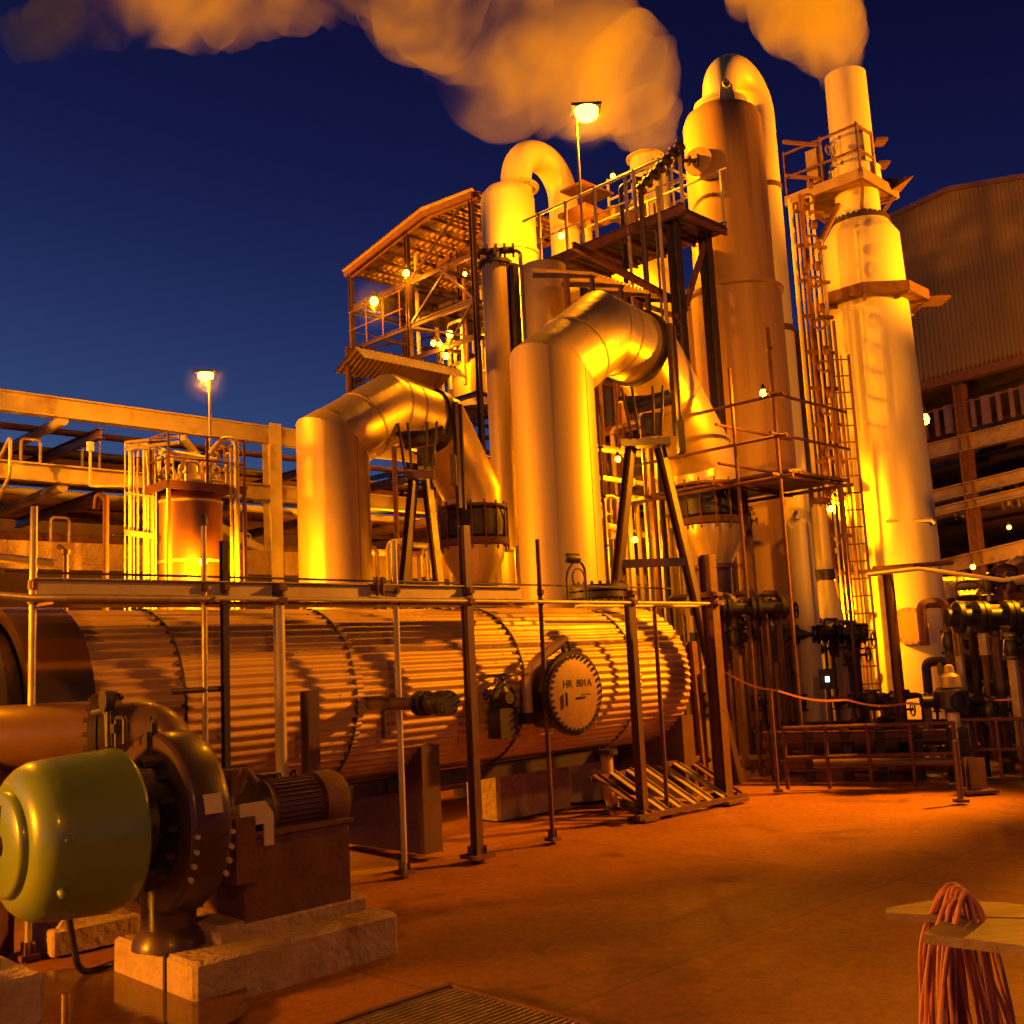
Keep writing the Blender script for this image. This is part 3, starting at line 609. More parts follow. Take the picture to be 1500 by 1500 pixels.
# slim riser D with valve cluster
cs = P(731, 500, 17.6); cs.z = 0; r = thing('riser_pipe', 'slim riser topped by a cluster of bolted valves, before the left column', 'pipe', cs)
zt = Zat(cs, 388); MB().lathe(cs, Z, [(0, .245), (zt, .245)], 36).build('pipe', 'clad_dull', r)
m = MB(); m.flange(cs + Z * zt, Z, .3, .06, 10); m.lathe(cs + Z * zt, Z, [(0, .12), (.2, .12)], 16); m.flange(cs + Z * (zt + .15), X_, .17, .05, 8)
for k in range(5): m.lathe(cs + Z * (zt + .25) + X_ * (-.3 + .15 * k), X_, [(0, .05), (0, .13), (.045, .13), (.045, .05)], 12)
m.cyl(cs + Z * (zt + .25) - X_ * .3, cs + Z * (zt + .25) + X_ * .35, .06); m.pipe([cs + Z * (zt + .25) + X_ * .35, cs + Z * (zt + .2) + X_ * .45, cs + Z * (zt - 4) + X_ * .45], .035); m.torus(cs + Z * (zt + .05) + X_ * .42, X_, .1, .02); m.build('valve', 'dark', r)
# E: dull column behind the bigger duct
ce = P(800, 480, 16.6); ce.z = 0; r = thing('dull_column', 'dull brown square edged column between left column and bigger duct', 'column', ce)
zt = Zat(ce, 392); MB().lathe(ce, Z, [(0, .37), (zt, .37)], 40).build('shell', 'clad_dull', r); m = MB(); m.ibeam(ce - X_ * .5 - Y_ * .2, ce - X_ * .5 - Y_ * .2 + Z * zt, .16, .12, .012, V); m.build('guide_column', 'dark', r)
# C: plume column
cc3 = P(950, 300, 23.0); cc3.z = 0; zt = Zat(cc3, 228); r = thing('vent_column', 'vent column half hidden behind the walkway end, steam rising from it', 'column', cc3)
MB().lathe(cc3, Z, [(0, .40), (zt, .36), (zt, .3), (zt - .3, .3)], 40).build('shell', 'tower_paint', r); mm = MB(); [mm.lathe(cc3 + Z * z, Z, [(0, .38), (0, .44), (.05, .44), (.05, .38)], 40, False) for z in (zt - .1, zt - 1.2)]; mm.build('ring', 'steel_paint', r)
cs2 = P(966, 300, 21.8); cs2.z = 0; zt2 = Zat(cs2, 255); r = thing('domed_pipe', 'round topped bright pipe just right of the vent column', 'pipe', cs2)
MB().lathe(cs2, Z, [(0, .25), (zt2, .25), (zt2 + .12, .22), (zt2 + .2, .15), (zt2 + .24, .01)], 32).build('pipe', 'tower_paint', r)

# ------------------------------------------------------------------ the tall stack
ck = P(1274, 480, 20.0); ck.z = 0
zA, zB, zC, zT = Zat(ck, 395), Zat(ck, 352), Zat(ck, 330), Zat(ck, 112)
r = thing('exhaust_stack', 'tall tapering stack lit bright yellow with steam blowing from its open top', 'stack', ck)
MB().lathe(ck, Z, [(0, .92), (.5, .86), (Zat(ck, 700), .83), (Zat(ck, 560), .80), (Zat(ck, 450), .755), (zA, .735), (zB, .72), (zB + .1, .66), (zC, .53)], 72).build('lower_shell', 'tower_paint', r)
MB().lathe(ck, Z, [(zC, .42), (zT, .40), (zT, .35), (zT - .6, .35)], 56).build('upper_shell', 'tower_paint', r)
m = MB(); m.flange(ck + Z * (zC + .02), Z, .57, .08, 30, 48); m.build('cone_flange', 'dark', r)
m = MB(); m.lathe(ck + Z * Zat(ck, 272), Z, [(0, .42), (0, .50), (.28, .50), (.28, .42)], 40, False); m.build('sleeve', 'tower_paint', r)
m = MB()
zp = Zat(ck, 452); oc = ck
pts = [(math.cos(R(22.5 + 45 * k)) * 1.12, math.sin(R(22.5 + 45 * k)) * 1.12) for k in range(8)]
m.poly([ck + X_ * x + Y_ * y + Z * zp for x, y in pts], Z, .05)
for k in range(8): a, b = pts[k], pts[(k + 1) % 8]; m.beam(ck + X_ * a[0] + Y_ * a[1] + Z * (zp + .08), ck + X_ * b[0] + Y_ * b[1] + Z * (zp + .08), .03, .2); m.beam(ck + X_ * a[0] * .6 + Y_ * a[1] * .6 + Z * (zp - .03), ck + X_ * a[0] + Y_ * a[1] + Z * (zp - .03), .05, .08)
m.box(ck + X_ * 1.2 - Y_ * .2 + Z * (zp + .02), (.5, .5, .05)); m.build('ring_platform', 'rust', r)
m = MB(); mp_ = ck - Y_ * .8 - X_ * .13; zm = Zat(mp_, 917); nn = Vector((-.25, -.97, 0)).normalized(); m.cyl(mp_ + Z * zm - nn * .1, mp_ + Z * zm + nn * .18, .27, seg=32); m.flange(mp_ + Z * zm + nn * .2, nn, .33, .04, 18, 36); m.build('manway', 'tower_rusty', r)
m = MB(); pz = ck - Y_ * .8 + X_ * .05; z6 = Zat(pz, 762); m.tube([pz + Z * z6 - X_ * .4, pz + Z * z6 + X_ * .45 - Z * .02, pz + Z * (z6 - .08) + X_ * .5], .03, 8); m.build('sample_pipe', 'steel_paint', r)
# upper platform with rails and ladder-frame at the left of the stack
zp = Zat(ck, 287); o = ck - Y_ * .1; r = thing('stack_platform', 'railed platform wrapped around the upper stack with yellow rails', 'platform', ck)
m = MB(); A1 = o - U * 1.15 - V * .75 + Z * zp; fl = [(-.72, -.46), (.78, -.46), (.78, .4), (.3, 1.2), (-.72, 1.2)]
m.poly([o + U * a + V * b + Z * zp for a, b in fl], Z, .04); m.build('deck', 'rust', r)
m = MB()
for k in range(5): a, b = fl[k], fl[(k + 1) % 5]; m.beam(o + U * a[0] + V * a[1] + Z * (zp + .06), o + U * b[0] + V * b[1] + Z * (zp + .06), .03, .2)
m.build('kickplate', 'gallery_paint', r)
m = MB(); ps = [o + U * a + V * b for a, b in [(-.7, 1.15), (-.7, -.42), (-.1, -.42)]]
for z in (.55, 1.05): m.tube([p + Z * (zp + z) for p in ps], .028, 8)
for p in ps + [o - U * .7 + V * .35]: m.box(p + Z * (zp + .55), (.06, .03, 1.1), (U, V, Z))
m.build('handrail', 'rust', r)
m = MB(); q = o - U * .45 + V * .62 + Z * zp; m.box(q + Z * .62, (.3, .24, .7), (U, V, Z)); m.build('cabinet', 'gallery_paint', r)
m = MB()
for k in range(8): m.cyl(q + U * (.02 * k) - V * .25 + Z * (.1 + .12 * (k % 4)), q + U * (.35 - .02 * k) - V * .2 + Z * (.5 + .1 * (k % 3)), .02, seg=6)
m.torus(q - V * .3 + Z * .9, V, .09, .02); m.torus(q - V * .3 + U * .25 + Z * .8, V, .07, .02); m.build('instrument_piping', 'galv', r)
m = MB(); [m.beam(o + U * a + V * b + Z * zp, ck + U * a * .3 + V * b * .3 + Z * (zp - .7), .05, .08) for a, b in ((-.6, -.4), (-.6, 1.0), (.7, -.4), (.7, .3))]; m.build('bracket', 'rust', r)
# little side shelves on the right of the stack
m = MB(); e = ck + X_ * .55; m.poly([e + Z * Zat(e, 262), e + Z * Zat(e, 285) + X_ * .0, e + X_ * .42 + Z * Zat(e, 275) - Y_ * .5, e + X_ * .35 + Z * Zat(e, 262)], Y_, .7); [m.box(e + X_ * .02 + Z * Zat(e, y), (.22, .3, .06)) for y in (208, 242)]; m.build('outrigger', 'rust', r)

# long ladder before the stack
lb = XYZ(1278, 1040, 18.3, 0); r = thing('ladder', 'long bare steel ladder standing in front of the tall stack', 'ladder', lb)
lt = P(1233, 520, 18.3); zl = lt.z
for s in (-1, 1): MB().box(lb + X_ * .165 * s + Z * (zl / 2), (.035, .05, zl + (.2 if s < 0 else 0))).build('rail', 'rust', r)
m = MB(); [m.cyl(lb - X_ * .165 + Z * z, lb + X_ * .165 + Z * z, .014, seg=6) for z in [.3 * k for k in range(1, int(zl / .3) + 1)]]; m.build('rung', 'rust', r)
m = MB(); [m.torus(lb + Z * z - Y_ * .3, Z, .36, .015, 16, 4) for z in (3.5, 5.6)]; [m.cyl(lb + X_ * a - Y_ * b + Z * 3.5, lb + X_ * a - Y_ * b + Z * 5.6, .012, seg=5) for a, b in ((-.3, .4), (.3, .4), (0, .66))]
# pipe ladder bundle between columns and stack
bb = XYZ(1200, 600, 18.8, 0); r = thing('pipe_bundle', 'tall bundle of thin vertical pipes between the hooked column and the stack', 'pipes', bb)
for i, (px, yt, rr, mm_) in enumerate(((1168, 292, .04, 'steel_paint'), (1176, 300, .022, 'galv'), (1184, 285, .05, 'rust'), (1192, 310, .022, 'steel_paint'), (1200, 285, .03, 'steel_paint'), (1208, 352, .045, 'galv'), (1216, 470, .03, 'rust'), (1222, 520, .02, 'galv'))):
    q = P(px, 420, 18.8 + .15 * (i % 3)); q.z = 0; z = Zat(q, yt); MB().tube([q, q + Z * z], rr, 8).build('pipe', mm_, r)
m = MB()
for k in range(16): z = .8 + .68 * k; a = P(1166, 420, 18.8); b = P(1216, 420, 19.0); a.z = b.z = 0; m.beam(a + Z * z, b + Z * (z), .05, .06)
for k in range(8): z = 4.2 + .8 * k; a = P(1196, 420, 18.7); a.z = 0; m.torus(a + Z * z, Y_, .1, .025, 12); m.lathe(a + Z * (z + .3), X_, [(0, .02), (.02, .09), (.1, .09), (.12, .02)], 10)
m.build('clamp', 'rust', r)
m = MB(); a = P(1180, 400, 18.9); b = P(1228, 300, 19.4); m.tube([a, b], .06, 8); m.build('sloping_conduit', 'rust', r)

# ------------------------------------------------------------------ high walkway with lamp pole
W1 = P(1003, 300, 15.3); zw = Zat(W1, 305); W1.z = zw; W0 = W1 + V * 3.05
r = thing('high_walkway', 'high walkway with handrails crossing between the two hooked columns', 'walkway', (W0.x, W0.y, 0))
m = MB(); 
for k in range(24): m.box(W1 + V * (.064 + .127 * k) + U * .55, (1.1, .1, .04), (U, V, Z))
m.build('deck', 'dark', r)
m = MB(); m.ibeam(W1 - U * .02, W0 - U * .02, .16, .08); m.ibeam(W1 + U * 1.1, W0 + U * 1.1, .16, .08)
for k in range(6): m.ibeam(W1 + V * .6 * k - Z * .1, W1 + V * .6 * k + U * 1.1 - Z * .1, .1, .06)
m.build('edge_beam', 'rust', r)
m = MB()
for z, e in ((.95, .35), (.5, .0)): m.tube([W1 + Z * z, W0 + Z * z + V * e], .026 if z > .6 else .014, 8)
m.tube([W1 + U * 1.1 + Z * .95 - V * .1, W0 + U * 1.1 + Z * .95 - V * .2], .02, 8)
for k in (0.03, .42, .93, 1.75, 2.4, 3.02): m.beam(W1 + V * k, W1 + V * k + Z * .97, .035, .05)
for k in (0.03, 1.5, 2.9): m.beam(W1 + U * 1.1 + V * k, W1 + U * 1.1 + V * k + Z * .95, .03, .04)
m.build('handrail', 'steel_paint', r)
for k, e in ((.35, .15), (.35, 1.0), (2.9, .2), (2.9, 1.0)):
    q = W1 + V * k + U * e; MB().ibeam(Vector((q.x, q.y, 0)), q, .17, .15, .012, V).build('column', 'dark', r)
m = MB(); q = W1 + V * .35 + U * .15; q2 = W1 + V * 2.9 + U * .2; m.beam(q - Z * 1.6, q2 - Z * .1, .06, .08); m.beam(q - Z * 1.7, q - Z * .1 + U * .9, .06, .08); m.ibeam(q - Z * 1.8, q2 - Z * 1.8, .14, .1); m.build('brace', 'rust', r)
# cross pipes near the right end of the walkway
b0 = W1 + V * .7 - U * .15; r = thing('valve_riser', 'dark valve riser with chained flanges dropping beside the walkway end', 'pipes', (b0.x, b0.y, 0))
m = MB(); m.pipe([Vector((b0.x, b0.y, 0)), b0 + Z * .55, b0 - V * .8 + Z * .95], .045, .15, 12)
for k in range(7): m.lathe(b0 + Z * (.5 + .07 * k) - V * (.13 * k), (-V + Z * .4), [(0, .04), (0, .10), (.05, .10), (.05, .04)], 10)
m.build('pipe', 'dark', r)
m = MB()
for k, (a, b) in enumerate(((.1, -.2), (.25, -.3), (-.25, -.1), (-.4, -.25))): q = b0 - V * a + U * (b + .4); m.tube([Vector((q.x, q.y, 0)), q + Z * (.3 + .2 * k)], .02 + .01 * (k % 2), 8)
m.build('side_pipe', 'galv', r)
# white round hatch bin on the walkway end and small frames behind
fb = P(905, 300, 21.0); m = MB()
r = thing('service_platform', 'small railed service platform around the vent column', 'platform', (cc3.x, cc3.y, 0)); c3 = cc3 - Y_ * .2
zq = zvent = Zat(c3, 318); m.box(c3 + Z * zq, (1.3, 1.3, .06), (U, V, Z)); m.build('deck', 'rust', r); m = MB(); [m.tube([c3 + Z * (zq + z) + U * a * .65 + V * b * .65 for a, b in ((-1, 1), (-1, -1), (1, -1), (1, 1))], .03, 6) for z in (.45, .9)]
for a, b in ((-1, 1), (-1, -1), (0, -1), (1, -1), (1, 1)): m.cyl(c3 + Z * zq + U * a * .65 + V * b * .65, c3 + Z * (zq + .95) + U * a * .65 + V * b * .65, .03, seg=6)
m.build('handrail', 'steel_paint', r)
qb = P(862, 318, 19.5); r = thing('service_platform', 'small dark platform seen right of the glowing U-bend', 'platform', (qb.x, qb.y, 0)); m = MB(); m.box(qb, (1.0, .7, .08), (U, V, Z)); m.box(qb + Z * .5, (.9, .6, .04), (U, V, Z)); m.cyl(Vector((qb.x, qb.y, 0)), qb, .06); m.build('deck', 'rust', r)
MB().lathe(qb - Z * .0 + X_ * .5, Z, [(-.1, .1), (.1, .16), (.15, .16)], 12).build('bucket', 'dark', r)

def lamp_on_pole(label, px, yb, yt, Y, rp, power, head, grp=None, base=None, size=.14):
    b = P(px, yb, Y) if base is None else base; t = Vector((b.x, b.y, 0)); t.z = Zat(b, yt)
    r = thing('lamp_pole', label, 'lamp', b); MB().cyl(b, t, rp, rp * .8, 10).build('pole', 'galv', r)
    h = t + X_ * head - Z * .02; MB().cyl(t, h + Z * .05, rp * .8, seg=8).box(h + Z * size * .55, (size * 2.2, size * 1.4, size * .25)).build('lamp_head', 'dark', r)
    MB().lathe(h + Z * size * .42, -Z, [(0, size * .9), (size * .5, size * .85), (size * .8, size * .4), (size * .86, .01)], 16).build('globe', 'bulb', r)
    lamp_light('lamp_light', h - Z * size * 1.0, power, .06, parent=r); return r
lb_ = W1 + V * 2.05 + U * .0
lamp_on_pole('glaring lamp on tall thin pole rising from the high walkway', 0, 0, 168, 0, .025, 1500, .18, base=lb_, size=.23)
lamp_on_pole('glowing lamp on a thin pole behind the pipe rack at left', 308, 700, 550, 12.6, .022, 260, -.05, base=Vector((*P(308, 650, 12.9).xy, 0)), size=.11)
# ------------------------------------------------------------------ open steel process structure (mid left)
TN = P(690, 293, 24.0); TN0 = Vector((TN.x, TN.y, 0)); TL, TD = 4.85, 3.6
r = thing('process_structure', 'open steel process building with lamps, floors and a low gabled roof', 'steel structure', TN0)
zl = [TN.z, Zat(TN0, 373), Zat(TN0, 440), Zat(TN0, 492), Zat(TN0, 575), Zat(TN0, 660), Zat(TN0, 760)]
zr0, zr1, zr2 = TN.z, Zat(TN0 + V * 1.6, 317), Zat(TN0 + V * TL, 405)
def roofz(s): return zr0 + (zr1 - zr0) * s / 1.6 if s < 1.6 else zr1 + (zr2 - zr1) * (s - 1.6) / (TL - 1.6)
for s in (0, 2.45, TL):
    for d in (0, 1.8, TD):
        p = TN0 + V * s + U * d; MB().ibeam(p, p + Z * roofz(s), 0.12, .11, .01, V).build('column', 'casing_paint', r)
for i, z in enumerate(zl[1:]):
    m = MB()
    for d in (0, 1.8, TD): m.ibeam(TN0 + U * d + Z * z, TN0 + U * d + V * TL + Z * z, .12, .07)
    for s in (0, 1.2, 2.45, 3.6, TL): m.ibeam(TN0 + V * s + Z * (z - .02), TN0 + V * s + U * TD + Z * (z - .02), .09, .06)
    if i == 0: m.box(TN0 + V * 3.7 + U * 1.8 + Z * (z + .1), (TD, 2.2, .02), (U, V, Z))
    if i == 1: m.box(TN0 + V * 1.2 + U * 1.0 + Z * (z + .1), (2.0, 2.2, .02), (U, V, Z))
    m.build('floor_frame', 'casing_paint', r)
m = MB()
for a, b in ((-.25, 1.6), (1.6, TL + .12)):
    n = 14; d1 = (V * (b - a) + Z * (roofz(b) - roofz(a))); L = d1.length; d1.normalize(); m.sheet(TN0 - U * .25 + V * a + Z * (roofz(a) + .16), U, d1, TD + .6, L, .02, .2)
m.build('roof_sheet', 'corrugated', r)
m = MB()
for k in range(12): s = -.1 + (TL + .1) * k / 11; m.beam(TN0 - U * .2 + V * s + Z * (roofz(s) + .07), TN0 + U * (TD + .2) + V * s + Z * (roofz(s) + .07), .05, .08)
for d in (-.2, 0, 1.8, TD): m.beam(TN0 + U * d - V * .25 + Z * (roofz(0) + .0), TN0 + U * d + V * 1.6 + Z * (roofz(1.6)), .06, .14); m.beam(TN0 + U * d + V * 1.6 + Z * (roofz(1.6)), TN0 + U * d + V * TL + Z * roofz(TL), .06, .14)
m.build('purlin', 'rust', r)
m = MB()
m.beam(TN0 + V * 2.45 + Z * zl[2], TN0 + V * 0.9 + Z * (zl[1] + .0), .06, .06); m.beam(TN0 + V * 1.2 + Z * zl[1], TN0 + V * 0 + Z * zl[2], .06, .06); m.beam(TN0 + V * 2.45 + Z * zl[1], TN0 + V * .3 + Z * roofz(.3), .05, .05); m.beam(TN0 + V * 2.45 + Z * zl[2], TN0 + V * .1 + Z * zl[3], .05, .05); m.beam(TN0 + V * 2.45 + Z * zl[4], TN0 + V * .1 + Z * zl[2], .05, .05)
m.beam(TN0 + V * TL + U * .1 + Z * zl[2], TN0 + V * TL + U * TD + Z * zl[1], .05, .05); m.build('bracing', 'casing_paint', r)
m = MB()
for z in (zl[2],):
    for e in (.5, 1.0): m.tube([TN0 + V * 2.6 - U * .1 + Z * (z + e), TN0 + V * TL - U * .1 + Z * (z + e), TN0 + V * TL + U * TD + Z * (z + e)], .018, 6)
    for s in (2.7, 3.4, 4.1, 4.8): m.cyl(TN0 + V * s - U * .1 + Z * z, TN0 + V * s - U * .1 + Z * (z + 1.0), .018, seg=6)
m.build('handrail', 'rust', r)
# plant inside the structure
for i in range(26):
    s = .15 + 2.6 * rnd.random(); d = .3 + 3.0 * rnd.random(); z0 = zl[4] + rnd.random() * 1.0; z1 = z0 + .9 + 1.6 * rnd.random(); q = TN0 + V * s + U * d
    z1 = min(z1, zl[1] - .1)
    mm = MB().tube([q + Z * z0, q + Z * z1], .03 + .045 * rnd.random(), 8); 
    if i % 3 == 0: mm.lathe(q + Z * (z0 + z1) / 2, Z, [(0, .05), (0, .13), (.06, .13), (.06, .05)], 10)
    if i % 4 == 0: mm.pipe([q + Z * z1, q + Z * (z1 + .15), q + Z * (z1 + .15) + V * .5, q + V * .5 + Z * z0], .04, .1)
    mm.build('pipe', ('steel_paint', 'clad_dull', 'galv', 'rust')[i % 4], r)
q = TN0 + V * 1.4 + U * 1.2; MB().lathe(q + Z * zl[4], Z, [(0, .7), (1.0, .7), (1.2, .55), (1.3, .1)], 36).build('vessel', 'clad_dull', r)
for s, d in ((3.55, .9), (2.95, .7)): q = TN0 + V * s + U * d; MB().cyl(q + Z * zl[4], q + Z * (zl[0] - .3), .07 if s > 3.2 else .05, seg=12).build('riser', 'steel_paint', r)
def bulkhead(label, p, power, size=.09, grp=None, b='bulb', aim=None, cone=60):
    p = Vector(p); r = thing('lamp', label, 'lamp', p, grp); MB().lathe(p, Z, [(-size, size * .3), (-size * .7, size * .8), (0, size), (size * .7, size * .7), (size * .9, size * .3)], 14).build('globe', b, r)
    MB().lathe(p + Z * size * .8, Z, [(0, size * .9), (size * .5, size * .6), (size * 1.4, size * .3)], 12).build('lamp_housing', 'dark', r)
    if aim: d_ = (Vector(aim) - p).normalized(); spot_light('lamp_light', p + d_ * size * 1.6, aim, power, cone, size * .6, .7, parent=r)
    elif power: lamp_light('lamp_light', p - Z * size * 1.6 - Y_ * size, power, size * .6, parent=r)
bulkhead('largest round lamp, on the left side of the open steel structure', P(548, 441, 25.8), 190, .115)
bulkhead('round lamp just under the roof of the open steel structure', P(595, 400, 25.3), 130, .09)
bulkhead('small lamp at the right post of the open steel structure', P(681, 401, 24.5), 60, .055)
bulkhead('lamp above the pair amid the pipes of the steel structure', P(659, 489, 24.9), 220, .09)
bulkhead('left lamp of the lower pair amid the structure pipes', P(635, 502, 24.7), 100, .07, b='bulb_small')
bulkhead('right lamp of the lower pair amid the structure pipes', P(644, 504, 24.9), 60, .06, b='bulb_small')
bulkhead('low lamp near the awning amid the structure pipes', P(653, 521, 24.3), 120, .08)

# ------------------------------------------------------------------ pipe rack on the left
RK = P(395, 640, 16.0); RK0 = Vector((RK.x, RK.y, 0))
def Rk(px, off=0):
    k = P(px, 700, 10); k = k.x / k.y; c = RK0 + V * off; t = (k * c.y - c.x) / (U.x - k * U.y); return c + U * t
r = thing('pipe_rack', 'long yellow steel pipe rack receding from the left edge', 'pipe rack', RK0)
ztop, zm, zlo = Zat(RK0, 638), Zat(RK0, 722), Zat(RK0, 826)
s0, s1 = -9.0, 9.0
MB().ibeam(RK0 + U * s0 + Z * ztop, RK0 + U * s1 + Z * ztop, .27, .16, .02).build('top_beam', 'steel_paint', r)
MB().ibeam(RK0 + U * s0 + Z * zm, RK0 + U * s1 + Z * zm, .24, .14, .02).build('middle_beam', 'steel_paint', r)
MB().box(RK0 + U * 0 + Z * zlo, (18, .25, .36), (U, V, Z)).build('bottom_beam', 'concrete', r)
for s in (-7.0, 0, 5.2):
    for o in (0, 3.2): p = RK0 + U * s + V * o - V * .06; MB().ibeam(p, p + Z * (ztop + .16), .22, .2, .014, V).build('column', 'steel_paint', r)
for z in (ztop - .02, zm - .02):
    MB().ibeam(RK0 + U * s0 + V * 3.2 + Z * z, RK0 + U * s1 + V * 3.2 + Z * z, .24, .14, .02).build('rear_beam', 'rust', r)
m = MB()
for s in (-6.6, -4.6, -2.6, -.6, 1.4, 3.4, 5.2):
    for z in (ztop - .25, zm - .22): m.ibeam(RK0 + U * s + V * .1 + Z * z, RK0 + U * s + V * 3.2 + Z * z, .14, .1)
m.build('cross_beam', 'brown_paint', r)
m = MB(); 
for s in (-7.0, 0): m.beam(RK0 + U * (s + .1) + Z * (zlo + .1), RK0 + U * (s - 1.5) + Z * (zm - .3), .08, .1); m.beam(RK0 + U * s + V * .2 + Z * (zm - .1), RK0 + U * s + V * 3.2 + Z * (ztop - .3), .07, .08)
m.build('brace', 'steel_paint', r)
for i, (o, z, rr, mm_) in enumerate(((.95, ztop - .10, .05, 'rust'), (2.4, ztop - .10, .08, 'dark'), (.5, zm + .0, .10, 'dark'), (1.4, zm - .02, .06, 'steel_paint'), (2.2, zm + .04, .14, 'rust'), (.8, zlo + .3, .12, 'rust'), (1.5, zlo + .3, .2, 'dark'), (2.3, zlo + .25, .15, 'rust'))):
    MB().tube([RK0 + U * s0 + V * o + Z * z, RK0 + U * s1 + V * o + Z * z], rr, 14).build('pipe', mm_, r)
m = MB(); c = Rk(92); m.tube([c + Z * (ztop - .16), c + V * 3.1 + Z * (ztop - .2)], .07, 12); m.build('cross_tube', 'steel_paint', r)
m = MB(); m.tube([c + Z * (zm - .16), c + V * 3.1 + Z * (zm - .2)], .07, 12); m.build('cross_tube', 'steel_paint', r)
m = MB(); c = Rk(268); m.beam(c + Z * (ztop - .2), c + U * 1.6 + V * 1.5 + Z * (zm + .2), .07, .09); m.build('diagonal_brace', 'steel_paint', r)
for k in range(9):
    c = Rk(30 + 45 * k, .3 + .25 * (k % 4)); zz = (zm, zlo)[k % 2] + .15; MB().pipe([c + Z * zz, c + Z * (zz + .35 + .1 * (k % 3)), c + U * .25 + Z * (zz + .35 + .1 * (k % 3)), c + U * .25 + Z * zz], .02, .06, 8).build('vent_loop', 'galv', r)
m = MB()
for k, s in enumerate((-3.9, -1.4, 1.0)):
    p = RK0 + U * s - V * .2; m.pipe([p + V * .5 + Z * (zm + .1), p + V * .0 + Z * (zm + .4), p + Z * (zm - .1 - .2 * (k % 2)), p + V * .4 + Z * (zm - .35)], .022, .08)
m.build('drop_pipe', 'galv', r)
# far roofed shed beyond rack
p = RK0 + V * 8.0; single(MB().poly([p - U * 14 + Z * 0, p + U * 16 + Z * 0, p + U * 16 + Z * 4.9, p + U * 7 + Z * 5.1, p - U * 3 + Z * 5.4, p - U * 4.0 + Z * 4.5, p - U * 14 + Z * 4.4], V, 4.0), 'plant_shed', 'brown_paint', 'long low dark shed behind the left pipe rack', 'building', Vector((p.x, p.y, 0)))

# ------------------------------------------------------------------ copper toned tank with platform, vent pipes
tk = P(277, 780, 12.9); tk.z = 0; zt = Zat(tk, 738)
r = thing('dosing_tank', 'copper toned domed tank with a glaring reflection near its base', 'tank', tk)
MB().lathe(tk, Z, [(0, .40), (zt, .40), (zt + .08, .375), (zt + .15, .30), (zt + .19, .18), (zt + .2, .01)], 56).build('shell', 'copper_clad', r)
m = MB(); [m.lathe(tk + Z * z, Z, [(0, .40), (0, .408), (.03, .408), (.03, .40)], 48, False) for z in (zt - .02, zt - .75)]; m.lathe(tk + Z * (zt + .15), Z, [(0, .2), (0, .24), (.12, .24), (.12, .1), (.5, .1)], 24); m.build('neck', 'steel_paint', r)
zq = Zat(tk - Y_ * .3, 713); r = thing('tank_platform', 'small railed platform over the copper toned tank crowded with fittings', 'platform', tk)
m = MB(); m.box(tk + Z * zq + X_ * .02, (1.02, .95, .035), (U, V, Z)); m.box(tk + Z * (zq - .03) - V * .48, (1.02, .03, .1), (U, V, Z)); m.box(tk + Z * (zq - .03) - U * .52, (.03, .95, .1), (U, V, Z)); m.build('deck', 'rust', r)
m = MB(); cs_ = [(-.5, .46), (-.5, -.46), (.5, -.46), (.5, .46)]
for z in (.3, .6): m.tube([tk + U * a + V * b + Z * (zq + z) for a, b in cs_], .013, 6)
for a, b in cs_ + [(0, -.46), (-.5, 0), (.5, 0)]: m.box(tk + U * a + V * b + Z * (zq + .3), (.03, .02, .6), (U, V, Z))
m.build('handrail', 'rust', r)
for k in range(4): q = tk + U * (.5 if k % 2 else -.5) + V * (.46 if k > 1 else -.46); MB().cyl(q, q + Z * zq, .028, seg=8).build('leg', 'brown_paint', r)
for k in range(9):
    q = tk + U * (-.35 + .09 * k) + V * (.3 * math.sin(k * 2.1)); h = .25 + .25 * abs(math.sin(k * 1.7))
    mm = MB().pipe([q + Z * zq, q + Z * (zq + h), q + Z * (zq + h) + U * .16, q + U * .16 + Z * (zq + h - .12)], .022, .06, 8); mm.lathe(q + Z * (zq + h * .5), Z, [(0, .02), (0, .05), (.03, .05), (.03, .02)], 10); mm.build('fitting', ('steel_paint', 'white_sheet', 'galv')[k % 3], r)
mm = MB(); mm.tube([tk - U * .45 - V * .2 + Z * (zq + .42), tk + U * .3 - V * .2 + Z * (zq + .38)], .03, 8); mm.build('header', 'white_sheet', r)
vb = P(203, 740, 12.6); vb.z = 0; r = thing('vent_manifold', 'row of slim vertical pipes left of the copper toned tank', 'pipes', vb)
for k, (px, yt, rr) in enumerate(((183, 648, .010), (190, 652, .018), (196, 650, .008), (202, 654, .014), (212, 652, .022), (217, 660, .012), (223, 650, .020), (228, 668, .012))):
    q = P(px, 740, 12.6); q.z = 0; z = Zat(q, yt); mm = MB()
    if k % 2: mm.pipe([q, q + Z * z, q + Z * (z + .02) + X_ * .2, q + Z * (z - .5) + X_ * .24], rr, .05, 8)
    else: mm.tube([q, q + Z * z], rr, 8)
    mm.build('pipe', 'white_sheet' if k % 3 else 'steel_paint', r)
m = MB(); q0 = P(183, 740, 12.55); q1 = P(262, 740, 12.55); q1b = P(226, 740, 12.55)
for y, th_ in ((652, .03), (722, .02), (780, .07)): a_ = Vector((q0.x, q0.y, Zat(q0, y))); b_ = Vector((q1b.x, q1b.y, Zat(q1b, y + 6))); m.beam(a_, b_, .03, th_)
m.tube([Vector((q0.x, q0.y, Zat(q0, 658))), Vector((q1.x, q1.y, Zat(q1, 648)))], .025, 8); m.tube([Vector((q0.x, q0.y, Zat(q0, 648))), Vector((q1.x, q1.y, Zat(q1, 640)))], .018, 8)
m.build('tie_bar', 'steel_paint', r)
vb = P(340, 740, 12.7); vb.z = 0; r = thing('riser_pair', 'pair of hooked risers between copper toned tank and rack column', 'pipes', vb)
